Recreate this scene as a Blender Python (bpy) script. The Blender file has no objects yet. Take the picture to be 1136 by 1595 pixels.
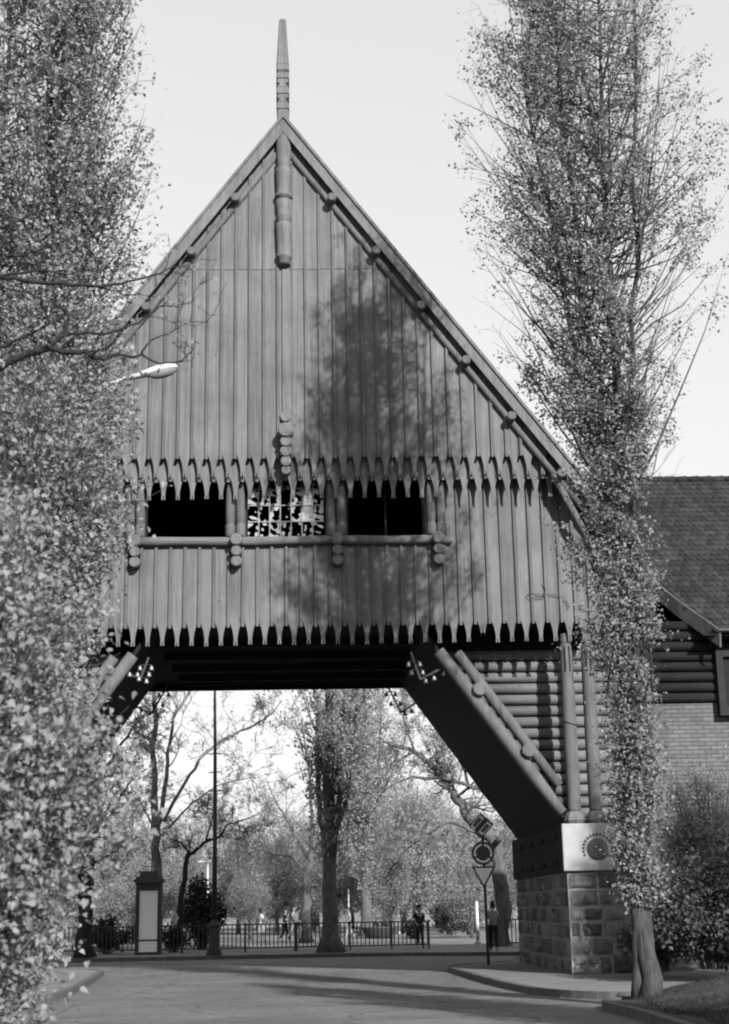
import bpy, math, random
import numpy as np
from math import sin, cos, tan, pi, radians, sqrt, atan2
from mathutils import Vector, Matrix

scene = bpy.context.scene
COL = scene.collection

# ------------------------------------------------------------------ camera
PW, PH, FPX, CAMZ = 1136.0, 1595.0, 2300.0, 1.55
PSI, PIT, ROL = radians(1.9134), radians(15.06), radians(1.07)
FW = np.array([sin(PSI)*cos(PIT), cos(PSI)*cos(PIT), sin(PIT)])
R0 = np.array([cos(PSI), -sin(PSI), 0.0])
U0 = np.cross(R0, FW)
RT = cos(ROL)*R0 - sin(ROL)*U0
UP = sin(ROL)*R0 + cos(ROL)*U0
cam_d = bpy.data.cameras.new("camera")
cam = bpy.data.objects.new("camera", cam_d)
COL.objects.link(cam)
cam.matrix_world = Matrix(((RT[0], UP[0], -FW[0], 0), (RT[1], UP[1], -FW[1], 0), (RT[2], UP[2], -FW[2], CAMZ), (0, 0, 0, 1)))
cam_d.sensor_fit = 'VERTICAL'
cam_d.sensor_height = 36.0
cam_d.lens = 36.0*FPX/PH
cam_d.clip_start = 0.1
cam_d.clip_end = 3000
cam_d.dof.use_dof = True
cam_d.dof.focus_distance = 37.0
cam_d.dof.aperture_fstop = 2.8
scene.camera = cam


def at(x, y, Y):
    """point seen at photograph pixel (x, y) standing at the distance Y"""
    d = (x-PW/2)/FPX*RT - (y-PH/2)/FPX*UP + FW
    return Vector((0, 0, CAMZ)) + Vector(d*(Y/d[1]))


# ------------------------------------------------------------------ sky, sun, exposure
SUN_EL, SUN_AZ = radians(26.5), radians(22.5)      # azimuth: from straight behind the camera (-Y) towards the right (+X)
sunv = Vector((sin(SUN_AZ)*cos(SUN_EL), -cos(SUN_AZ)*cos(SUN_EL), sin(SUN_EL)))
world = bpy.data.worlds.new("World")
scene.world = world
world.use_nodes = True
wn = world.node_tree
wn.nodes.clear()
sky = wn.nodes.new('ShaderNodeTexSky')
sky.sky_type = 'NISHITA'
sky.sun_disc = False
sky.sun_elevation = SUN_EL
sky.sun_rotation = atan2(sunv.x, sunv.y)
sky.air_density = 1.0
sky.dust_density = 3.5
sky.ozone_density = 1.0
bw = wn.nodes.new('ShaderNodeRGBToBW')
bg = wn.nodes.new('ShaderNodeBackground')
bg.inputs[1].default_value = 0.15
wo = wn.nodes.new('ShaderNodeOutputWorld')
wn.links.new(sky.outputs[0], bw.inputs[0])
pw = wn.nodes.new('ShaderNodeMath')          # thin high haze: an almost even white sky
pw.operation = 'POWER'
pw.inputs[1].default_value = 0.30
wn.links.new(bw.outputs[0], pw.inputs[0])
wn.links.new(pw.outputs[0], bg.inputs[0])
wn.links.new(bg.outputs[0], wo.inputs[0])
sun_d = bpy.data.lights.new("sun", 'SUN')
sun_d.energy = 2.4
sun_d.angle = radians(0.6)
sun_d.color = (1, 1, 1)
sun = bpy.data.objects.new("sun", sun_d)
COL.objects.link(sun)
sun.location = (30, -20, 40)
sun.rotation_euler = sunv.to_track_quat('Z', 'Y').to_euler()
scene.view_settings.view_transform = 'Standard'
scene.view_settings.look = 'None'
scene.view_settings.exposure = 2.2
scene.view_settings.gamma = 1.0
scene.render.engine = 'CYCLES'
scene.cycles.filter_width = 2.1
scene.cycles.max_bounces = 5
scene.cycles.diffuse_bounces = 3
scene.cycles.transparent_max_bounces = 4

# ------------------------------------------------------------------ materials (the photograph is black and white: every surface is a grey)
MATS = {}
AL = 0.52        # the photograph is exposed for the shade, so its greys are lighter than the things are


def nodes_of(name, rough=0.8, spec=0.3):
    m = bpy.data.materials.new(name)
    m.use_nodes = True
    nt = m.node_tree
    b = nt.nodes['Principled BSDF']
    b.inputs['Roughness'].default_value = rough
    b.inputs['Specular IOR Level'].default_value = spec
    MATS[name] = m
    return m, nt, b


def N(nt, t, **kw):
    n = nt.nodes.new(t)
    for k, v in kw.items():
        setattr(n, k, v)
    return n


def ramp(nt, fac, lo, hi, p0=0.3, p1=0.7):
    r = N(nt, 'ShaderNodeValToRGB')
    r.color_ramp.elements[0].position = p0
    r.color_ramp.elements[1].position = p1
    r.color_ramp.elements[0].color = (lo, lo, lo, 1)
    r.color_ramp.elements[1].color = (hi, hi, hi, 1)
    nt.links.new(fac, r.inputs[0])
    return r.outputs[0]


def mixc(nt, a, b, fac, mode='MULTIPLY'):
    m = N(nt, 'ShaderNodeMixRGB', blend_type=mode)
    m.inputs[0].default_value = fac
    nt.links.new(a, m.inputs[1])
    nt.links.new(b, m.inputs[2])
    return m.outputs[0]


def coords(nt, scale):
    tc = N(nt, 'ShaderNodeTexCoord')
    mp = N(nt, 'ShaderNodeMapping')
    mp.inputs['Scale'].default_value = scale
    nt.links.new(tc.outputs['Object'], mp.inputs[0])
    return mp.outputs[0]


def noise(nt, vec, scale, detail=4, rough=0.6):
    n = N(nt, 'ShaderNodeTexNoise')
    n.inputs['Scale'].default_value = scale
    n.inputs['Detail'].default_value = detail
    n.inputs['Roughness'].default_value = rough
    nt.links.new(vec, n.inputs['Vector'])
    return n.outputs['Fac']


def bump(nt, b, h, strength, dist=0.02):
    bp = N(nt, 'ShaderNodeBump')
    bp.inputs['Strength'].default_value = strength
    bp.inputs['Distance'].default_value = dist
    nt.links.new(h, bp.inputs['Height'])
    nt.links.new(bp.outputs[0], b.inputs['Normal'])


def island(nt, lo, hi):
    g = N(nt, 'ShaderNodeNewGeometry')
    return ramp(nt, g.outputs['Random Per Island'], lo, hi, 0, 1)


def mat_wood(name, v, grain=(6, 6, 0.5), var=0.25, isl=0.14, rough=0.85):
    """weathered stained timber: streaks along the grain, cloudy wear, each plank its own tone"""
    m, nt, b = nodes_of(name, rough, 0.2)
    c1 = coords(nt, grain)
    n1 = noise(nt, c1, 4.0, 6, 0.7)
    n2 = noise(nt, coords(nt, (1, 1, 1)), 0.9, 4, 0.6)
    v *= AL
    base = ramp(nt, n1, v*(1-var), v*(1+var*0.7), 0.3, 0.72)
    wear = ramp(nt, n2, 0.78, 1.14, 0.3, 0.7)
    c = mixc(nt, base, wear, 1.0)
    # rain streaks running down the boards, and small knots and nail heads
    st = noise(nt, coords(nt, (grain[0]*0.35, grain[1]*0.35, grain[2]*0.25)), 3.0, 5, 0.75)
    c = mixc(nt, c, ramp(nt, st, 0.72, 1.1, 0.34, 0.56), 1.0)
    vo = N(nt, 'ShaderNodeTexVoronoi')
    vo.inputs['Scale'].default_value = 2.6
    nt.links.new(coords(nt, (1, 1, 0.6) if grain[2] < 1 else (0.6, 1, 1)), vo.inputs['Vector'])
    c = mixc(nt, c, ramp(nt, vo.outputs['Distance'], 0.45, 1.0, 0.03, 0.09), 1.0)
    c = mixc(nt, c, island(nt, 1-isl, 1+isl*0.6), 1.0)
    nt.links.new(c, b.inputs['Base Color'])
    bump(nt, b, n1, 0.35, 0.012)
    return m


def mat_plain(name, v, var=0.15, scale=3, rough=0.7, spec=0.3, bmp=0.15, metal=0.0):
    m, nt, b = nodes_of(name, rough, spec)
    c = coords(nt, (1, 1, 1))
    n1 = noise(nt, c, scale, 6, 0.65)
    v *= AL
    nt.links.new(ramp(nt, n1, v*(1-var), v*(1+var), 0.3, 0.7), b.inputs['Base Color'])
    b.inputs['Metallic'].default_value = metal
    if bmp:
        bump(nt, b, noise(nt, c, scale*6, 4), bmp, 0.01)
    return m


def mat_leaf(name, v, trans=0.35, var=0.35):
    m, nt, b = nodes_of(name, 0.65, 0.2)
    v *= AL
    c = island(nt, v*(1-var), v*(1+var))
    nt.links.new(c, b.inputs['Base Color'])
    tr = N(nt, 'ShaderNodeBsdfTranslucent')
    nt.links.new(c, tr.inputs[0])
    mx = N(nt, 'ShaderNodeMixShader')
    mx.inputs[0].default_value = trans
    out = nt.nodes['Material Output']
    nt.links.new(b.outputs[0], mx.inputs[1])
    nt.links.new(tr.outputs[0], mx.inputs[2])
    nt.links.new(mx.outputs[0], out.inputs[0])
    return m


def mat_bark(name, v):
    m, nt, b = nodes_of(name, 0.9, 0.15)
    v *= AL
    n1 = noise(nt, coords(nt, (5, 5, 1)), 3.0, 6, 0.7)
    n2 = noise(nt, coords(nt, (1, 1, 1)), 1.2, 3)
    c = mixc(nt, ramp(nt, n1, v*0.45, v*1.3, 0.35, 0.68), ramp(nt, n2, 0.75, 1.15), 1.0)
    nt.links.new(c, b.inputs['Base Color'])
    bump(nt, b, n1, 0.9, 0.05)
    return m


mat_wood('board_wood', 0.185, (8, 8, 0.35), 0.2, 0.12)
mat_wood('batten_wood', 0.15, (8, 8, 0.4), 0.2, 0.1)
mat_wood('log_wood', 0.15, (7, 7, 0.6), 0.25, 0.1)
mat_wood('log_wood_across', 0.19, (0.6, 7, 7), 0.25, 0.14)
mat_wood('carved_wood', 0.19, (7, 7, 0.8), 0.22, 0.08)
mat_wood('shade_dark_wood', 0.012, (3, 3, 3), 0.3, 0.2)  # near-black: the deep shade under the passage is put into the colour
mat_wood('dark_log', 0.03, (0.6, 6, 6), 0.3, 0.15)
mat_plain('roof_dark', 0.10, 0.25, 4, 0.9, 0.1)
mat_plain('limestone', 0.43, 0.12, 4, 0.85, 0.2, 0.3)
mat_plain('worn_relief', 0.11, 0.25, 8, 0.9, 0.1, 0.2)
mat_plain('mortar', 0.27, 0.2, 9, 0.95, 0.1, 0.3)
mat_plain('shade_dark_pier', 0.03, 0.3, 6, 0.95, 0.1, 0.4)  # shade on the pier band's unlit side, put into its colour
mat_plain('black_iron', 0.03, 0.3, 12, 0.6, 0.4, 0.1)
mat_plain('porcelain', 0.2, 0.05, 5, 0.25, 0.5, 0)
mat_plain('painted_white', 0.6, 0.06, 5, 0.5, 0.4, 0.05)
mat_plain('zinc', 0.26, 0.15, 6, 0.45, 0.5, 0.05)
mat_plain('sign_dark', 0.035, 0.15, 6, 0.4, 0.5, 0)
mat_plain('sign_light', 1.65, 0.06, 6, 0.45, 0.5, 0)
mat_plain('sign_mid', 0.14, 0.1, 6, 0.45, 0.5, 0)
mat_plain('pole_grey', 0.07, 0.2, 8, 0.6, 0.4, 0.1)
mat_plain('poster_panel', 1.2, 0.06, 14, 0.8, 0.2, 0.05)
mat_plain('glass_white', 0.42, 0.1, 7, 0.2, 0.5, 0)
mat_plain('skin', 0.30, 0.05, 8, 0.6, 0.3, 0)
mat_plain('hair_dark', 0.02, 0.1, 8, 0.6, 0.3, 0)
mat_plain('cloth_white', 0.80, 0.05, 8, 0.9, 0.1, 0.1)
mat_plain('cloth_grey', 0.36, 0.08, 8, 0.9, 0.1, 0.1)
mat_plain('cloth_dark', 0.025, 0.1, 8, 0.9, 0.1, 0.1)
mat_plain('kerb_stone', 0.13, 0.3, 4, 0.9, 0.2, 0.4)
mat_plain('soil', 0.07, 0.4, 2.5, 0.95, 0.1, 0.6)
mat_plain('park_ground', 0.24, 0.3, 0.8, 0.95, 0.1, 0.3)
mat_plain('plaster_far', 0.22, 0.1, 0.6, 0.9, 0.1, 0)
mat_leaf('leaf_poplar', 0.36, 0.45)
mat_leaf('leaf_left', 0.37, 0.4)
mat_leaf('leaf_lilac', 0.36, 0.4, 0.25)
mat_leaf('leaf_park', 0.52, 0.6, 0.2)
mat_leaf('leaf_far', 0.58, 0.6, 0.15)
mat_leaf('leaf_dark', 0.035, 0.15)
mat_leaf('leaf_ivy', 0.09, 0.25)
mat_leaf('leaf_feather', 0.34, 0.3)
mat_leaf('grass', 0.05, 0.3)
mat_bark('bark_poplar', 0.10)
mat_bark('bark_park', 0.17)
mat_bark('bark_dark', 0.045)
mat_bark('bark_pale', 0.24)


def mat_stone():
    m, nt, b = nodes_of('rubble_stone', 0.95, 0.15)
    n1 = noise(nt, coords(nt, (1, 1, 1)), 7, 8, 0.7)
    c = mixc(nt, ramp(nt, n1, 0.06, 0.155, 0.3, 0.7), island(nt, 0.45, 1.35), 1.0)
    nt.links.new(c, b.inputs['Base Color'])
    bump(nt, b, n1, 1.0, 0.05)


mat_stone()


def mat_asphalt():
    m, nt, b = nodes_of('asphalt', 0.9, 0.25)
    c = coords(nt, (1, 1, 1))
    n1 = noise(nt, c, 0.35, 5, 0.6)
    n2 = noise(nt, c, 22, 4, 0.8)
    n3 = noise(nt, coords(nt, (0.15, 1.2, 1)), 0.8, 4, 0.6)
    a = mixc(nt, ramp(nt, n1, 0.074, 0.106, 0.35, 0.65), ramp(nt, n2, 0.75, 1.2, 0.3, 0.7), 1.0)
    a = mixc(nt, a, ramp(nt, n3, 0.85, 1.12, 0.35, 0.65), 1.0)
    # tar-filled cracks wandering over the surface, and spots of grit
    wv = N(nt, 'ShaderNodeTexVoronoi', feature='DISTANCE_TO_EDGE')
    wv.inputs['Scale'].default_value = 0.30
    wc = N(nt, 'ShaderNodeMixRGB', blend_type='ADD')
    wc.inputs[0].default_value = 0.9
    nt.links.new(c, wc.inputs[1])
    nz = N(nt, 'ShaderNodeTexNoise')
    nz.inputs['Scale'].default_value = 0.9
    nz.inputs['Detail'].default_value = 5
    nt.links.new(c, nz.inputs['Vector'])
    nt.links.new(nz.outputs['Color'], wc.inputs[2])
    nt.links.new(wc.outputs[0], wv.inputs['Vector'])
    a = mixc(nt, a, ramp(nt, wv.outputs['Distance'], 0.6, 1.0, 0.004, 0.016), 1.0)
    n4 = noise(nt, coords(nt, (1, 0.5, 1)), 5.0, 6, 0.8)
    a = mixc(nt, a, ramp(nt, n4, 0.78, 1.16, 0.32, 0.66), 1.0)
    nt.links.new(a, b.inputs['Base Color'])
    bump(nt, b, n2, 0.5, 0.01)
    m, nt, b = nodes_of('pavement', 0.9, 0.2)
    c = coords(nt, (1, 1, 1))
    n1 = noise(nt, c, 0.8, 6, 0.65)
    n2 = noise(nt, c, 40, 3, 0.7)
    a = mixc(nt, ramp(nt, n1, 0.10, 0.145, 0.3, 0.7), ramp(nt, n2, 0.8, 1.15), 1.0)
    nt.links.new(a, b.inputs['Base Color'])
    bump(nt, b, n2, 0.3, 0.01)


mat_asphalt()


def mat_brick():
    m, nt, b = nodes_of('pale_brick', 0.9, 0.15)
    tc = N(nt, 'ShaderNodeTexCoord')
    sp = N(nt, 'ShaderNodeSeparateXYZ')
    cb = N(nt, 'ShaderNodeCombineXYZ')
    nt.links.new(tc.outputs['Object'], sp.inputs[0])
    nt.links.new(sp.outputs[0], cb.inputs[0])
    nt.links.new(sp.outputs[2], cb.inputs[1])
    br = N(nt, 'ShaderNodeTexBrick')
    br.inputs['Scale'].default_value = 1.0
    br.inputs['Brick Width'].default_value = 0.32
    br.inputs['Row Height'].default_value = 0.105
    br.inputs['Mortar Size'].default_value = 0.012
    br.inputs['Mortar Smooth'].default_value = 0.3
    br.inputs['Color1'].default_value = (0.075, 0.075, 0.075, 1)
    br.inputs['Color2'].default_value = (0.10, 0.10, 0.10, 1)
    br.inputs['Mortar'].default_value = (0.045, 0.045, 0.045, 1)
    nt.links.new(cb.outputs[0], br.inputs['Vector'])
    n1 = noise(nt, tc.outputs['Object'], 1.5, 6, 0.7)
    c = mixc(nt, br.outputs['Color'], ramp(nt, n1, 0.75, 1.15), 1.0)
    nt.links.new(c, b.inputs['Base Color'])
    inv = N(nt, 'ShaderNodeMath', operation='SUBTRACT')
    inv.inputs[0].default_value = 1
    nt.links.new(br.outputs['Fac'], inv.inputs[1])
    bump(nt, b, inv.outputs[0], 0.7, 0.015)
    m, nt, b = nodes_of('roof_tile', 0.9, 0.15)
    n1 = noise(nt, coords(nt, (1, 1, 1)), 1.2, 5, 0.7)
    n2 = noise(nt, coords(nt, (1, 1, 1)), 14, 4, 0.7)
    c = mixc(nt, ramp(nt, n1, 0.012, 0.024), island(nt, 0.6, 1.3), 1.0)
    c = mixc(nt, c, ramp(nt, n2, 0.8, 1.2), 1.0)
    nt.links.new(c, b.inputs['Base Color'])


mat_brick()


# ------------------------------------------------------------------ mesh helpers
class MB:
    def __init__(s):
        s.v, s.f, s.sm = [], [], []

    def add(s, vs, fs, smooth=False):
        o = len(s.v)
        s.v.extend([tuple(p) for p in vs])
        for f in fs:
            s.f.append(tuple(i+o for i in f))
            s.sm.append(smooth)

    def box(s, x0, x1, y0, y1, z0, z1):
        v = [(x0, y0, z0), (x1, y0, z0), (x1, y1, z0), (x0, y1, z0), (x0, y0, z1), (x1, y0, z1), (x1, y1, z1), (x0, y1, z1)]
        s.add(v, [(0, 3, 2, 1), (4, 5, 6, 7), (0, 1, 5, 4), (1, 2, 6, 5), (2, 3, 7, 6), (3, 0, 4, 7)])

    def prism_xz(s, poly, y0, y1):
        """polygon in the x-z plane with thickness along y"""
        n = len(poly)
        v = [(x, y0, z) for x, z in poly] + [(x, y1, z) for x, z in poly]
        fs = [tuple(range(n)), tuple(range(2*n-1, n-1, -1))]
        for i in range(n):
            j = (i+1) % n
            fs.append((i, i+n, j+n, j))
        s.add(v, fs)

    def prism_xy(s, poly, z0, z1):
        n = len(poly)
        v = [(x, y, z0) for x, y in poly] + [(x, y, z1) for x, y in poly]
        fs = [tuple(range(n-1, -1, -1)), tuple(range(n, 2*n))]
        for i in range(n):
            j = (i+1) % n
            fs.append((i, j, j+n, i+n))
        s.add(v, fs)

    def slab(s, quad, th):
        """four corner points with thickness along the quad's normal"""
        q = [Vector(p) for p in quad]
        n = (q[1]-q[0]).cross(q[-1]-q[0]).normalized()*th
        k = len(q)
        v = q+[p+n for p in q]
        fs = [tuple(range(k-1, -1, -1)), tuple(range(k, 2*k))]
        for i in range(k):
            j = (i+1) % k
            fs.append((i, j, j+k, i+k))
        s.add(v, fs)

    def tube(s, pts, radii, n=8, cap=True, smooth=True):
        pts = [Vector(p) for p in pts]
        m = len(pts)
        if not hasattr(radii, '__len__'):
            radii = [radii]*m
        o = len(s.v)
        t0 = (pts[1]-pts[0]).normalized()
        a = t0.orthogonal().normalized()
        for i, p in enumerate(pts):
            t = (pts[min(i+1, m-1)]-pts[max(i-1, 0)])
            if t.length < 1e-9:
                t = t0
            t = t.normalized()
            a = (a - t*a.dot(t))
            a = a.normalized() if a.length > 1e-6 else t.orthogonal().normalized()
            b = t.cross(a)
            for k in range(n):
                th = 2*pi*k/n
                q = p+(a*cos(th)+b*sin(th))*radii[i]
                s.v.append((q.x, q.y, q.z))
        for i in range(m-1):
            for k in range(n):
                k2 = (k+1) % n
                s.f.append((o+i*n+k, o+i*n+k2, o+(i+1)*n+k2, o+(i+1)*n+k))
                s.sm.append(smooth)
        if cap:
            s.f.append(tuple(o+k for k in range(n-1, -1, -1)))
            s.sm.append(False)
            s.f.append(tuple(o+(m-1)*n+k for k in range(n)))
            s.sm.append(False)

    def lathe(s, prof, c, n=16, axis='z', smooth=True):
        """profile [(radius, height)] turned about an axis through c"""
        c = Vector(c)
        if axis == 'z':
            pts = [c+Vector((0, 0, h)) for r, h in prof]
        elif axis == 'y':
            pts = [c+Vector((0, h, 0)) for r, h in prof]
        else:
            pts = [c+Vector((h, 0, 0)) for r, h in prof]
        o = len(s.v)
        m = len(prof)
        for (r, h), p in zip(prof, pts):
            for k in range(n):
                th = 2*pi*k/n
                if axis == 'z':
                    q = p+Vector((cos(th)*r, sin(th)*r, 0))
                elif axis == 'y':
                    q = p+Vector((sin(th)*r, 0, cos(th)*r))
                else:
                    q = p+Vector((0, cos(th)*r, sin(th)*r))
                s.v.append(tuple(q))
        for i in range(m-1):
            for k in range(n):
                k2 = (k+1) % n
                s.f.append((o+i*n+k, o+i*n+k2, o+(i+1)*n+k2, o+(i+1)*n+k))
                s.sm.append(smooth)
        s.f.append(tuple(o+k for k in range(n-1, -1, -1)))
        s.sm.append(False)
        s.f.append(tuple(o+(m-1)*n+k for k in range(n)))
        s.sm.append(False)

    def build(s, name, mat, parent=None, fix=True):
        me = bpy.data.meshes.new(name)
        me.from_pydata(s.v, [], s.f)
        me.polygons.foreach_set('use_smooth', s.sm)
        me.materials.append(MATS[mat])
        me.update()
        if fix:
            import bmesh
            bm = bmesh.new()
            bm.from_mesh(me)
            bmesh.ops.recalc_face_normals(bm, faces=bm.faces)
            bm.to_mesh(me)
            bm.free()
        o = bpy.data.objects.new(name, me)
        COL.objects.link(o)
        if parent:
            me.transform(Matrix.Translation(-world_loc(parent)))
            o.parent = parent
        return o


def world_loc(o):
    p = Vector(o.location)
    while o.parent:
        o = o.parent
        p += Vector(o.location)
    return p


def tag(o, label, cat, group=None):
    o['label'] = label
    o['category'] = cat
    if group:
        o['group'] = group
    return o


def kind(o, k):
    o['kind'] = k
    return o


def thing(name, label, cat, loc=(0, 0, 0), group=None):
    o = bpy.data.objects.new(name, None)
    o.empty_display_size = 0.3
    o.location = loc
    COL.objects.link(o)
    return tag(o, label, cat, group)


def copy_tree(o, parent=None):
    c = o.copy()
    COL.objects.link(c)
    if parent:
        c.parent = parent
    for ch in list(o.children):
        copy_tree(ch, c)
    return c


# ------------------------------------------------------------------ leaves in bulk
def leaf_mesh(name, P, size, mat, parent, rng, shape='diamond', droop=0.3, var=0.5):
    P = np.asarray(P, dtype=np.float64)
    n = len(P)
    sz = size*(1+var*(rng.random(n)*2-1))
    nrm = rng.normal(size=(n, 3))
    nrm += np.array([0.25, -0.55, 0.6])          # leaves lie towards the light
    nrm /= np.linalg.norm(nrm, axis=1, keepdims=True)
    t = rng.normal(size=(n, 3))
    t[:, 2] -= droop*2
    t -= nrm*np.sum(t*nrm, axis=1, keepdims=True)
    t /= np.linalg.norm(t, axis=1, keepdims=True)
    b = np.cross(nrm, t)
    if shape == 'diamond':
        co = np.array([[0, 0, 0], [0.45, 0.36, 0.10], [1, 0, 0], [0.45, -0.36, 0.10]])
        faces = [[0, 1, 2, 3]]
    elif shape == 'sprig':        # a small tuft: three leaflets
        co = np.array([[0, 0, 0], [0.3, 0.2, 0.08], [1, 0.05, 0], [0.35, -0.12, 0.05],
                       [0, 0, 0], [0.1, 0.4, 0.05], [0.55, 0.85, 0.1], [0.4, 0.3, 0.1],
                       [0, 0, 0], [0.35, -0.3, 0.1], [0.5, -0.8, 0.1], [0.05, -0.4, 0.05]])
        faces = [[0, 1, 2, 3], [4, 5, 6, 7], [8, 9, 10, 11]]
    elif shape == 'blade':
        co = np.array([[0, 0, 0], [0.5, 0.07, 0.05], [1, 0, 0], [0.5, -0.07, 0.05]])
        faces = [[0, 1, 2, 3]]
    else:                          # heart-shaped leaf folded along its midrib
        co = np.array([[0, 0, 0], [-0.08, 0.28, 0.1], [0.30, 0.44, 0.17], [0.68, 0.22, 0.09], [1.05, 0, -0.08],
                       [0.68, -0.22, 0.09], [0.30, -0.44, 0.17], [-0.08, -0.28, 0.1]])
        faces = [[0, 4, 3, 2, 1], [0, 7, 6, 5, 4]]
    k = len(co)
    V = (P[:, None, :] + sz[:, None, None]*(co[None, :, 0, None]*t[:, None, :] + co[None, :, 1, None]*b[:, None, :] + co[None, :, 2, None]*nrm[:, None, :])).reshape(-1, 3)
    loops, starts, totals = [], [], []
    fl = np.concatenate([np.array(f) for f in faces])
    L = (np.arange(n)[:, None]*k + fl[None, :]).reshape(-1)
    tot1 = np.array([len(f) for f in faces])
    tot = np.tile(tot1, n)
    st = np.concatenate([[0], np.cumsum(tot)[:-1]])
    me = bpy.data.meshes.new(name)
    me.vertices.add(len(V))
    me.vertices.foreach_set('co', V.astype(np.float32).ravel())
    me.loops.add(len(L))
    me.loops.foreach_set('vertex_index', L.astype(np.int32))
    me.polygons.add(len(tot))
    me.polygons.foreach_set('loop_start', st.astype(np.int32))
    me.polygons.foreach_set('loop_total', tot.astype(np.int32))
    me.update(calc_edges=True)
    me.materials.append(MATS[mat])
    o = bpy.data.objects.new(name, me)
    COL.objects.link(o)
    if parent:
        me.transform(Matrix.Translation(-world_loc(parent)))
        o.parent = parent
    return o


def clump(P, f, phase, cut):
    """thin the leaves where a lumpy field is low, so that the crown has gaps"""
    P = np.asarray(P)
    a = np.sin(P[:, 0]*f+phase)+np.sin(P[:, 1]*f*1.1+phase*2.1)+np.sin(P[:, 2]*f*0.8+phase*0.7)
    a += 0.7*np.sin((P[:, 0]+P[:, 2])*f*2.1+phase)+0.7*np.sin((P[:, 2]-P[:, 1])*f*1.9-phase)
    return P[a > cut]


def vnorm(v):
    return v/np.linalg.norm(v)


def interp(prof, z):
    return float(np.interp(z, [p[0] for p in prof], [p[1] for p in prof]))


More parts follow.
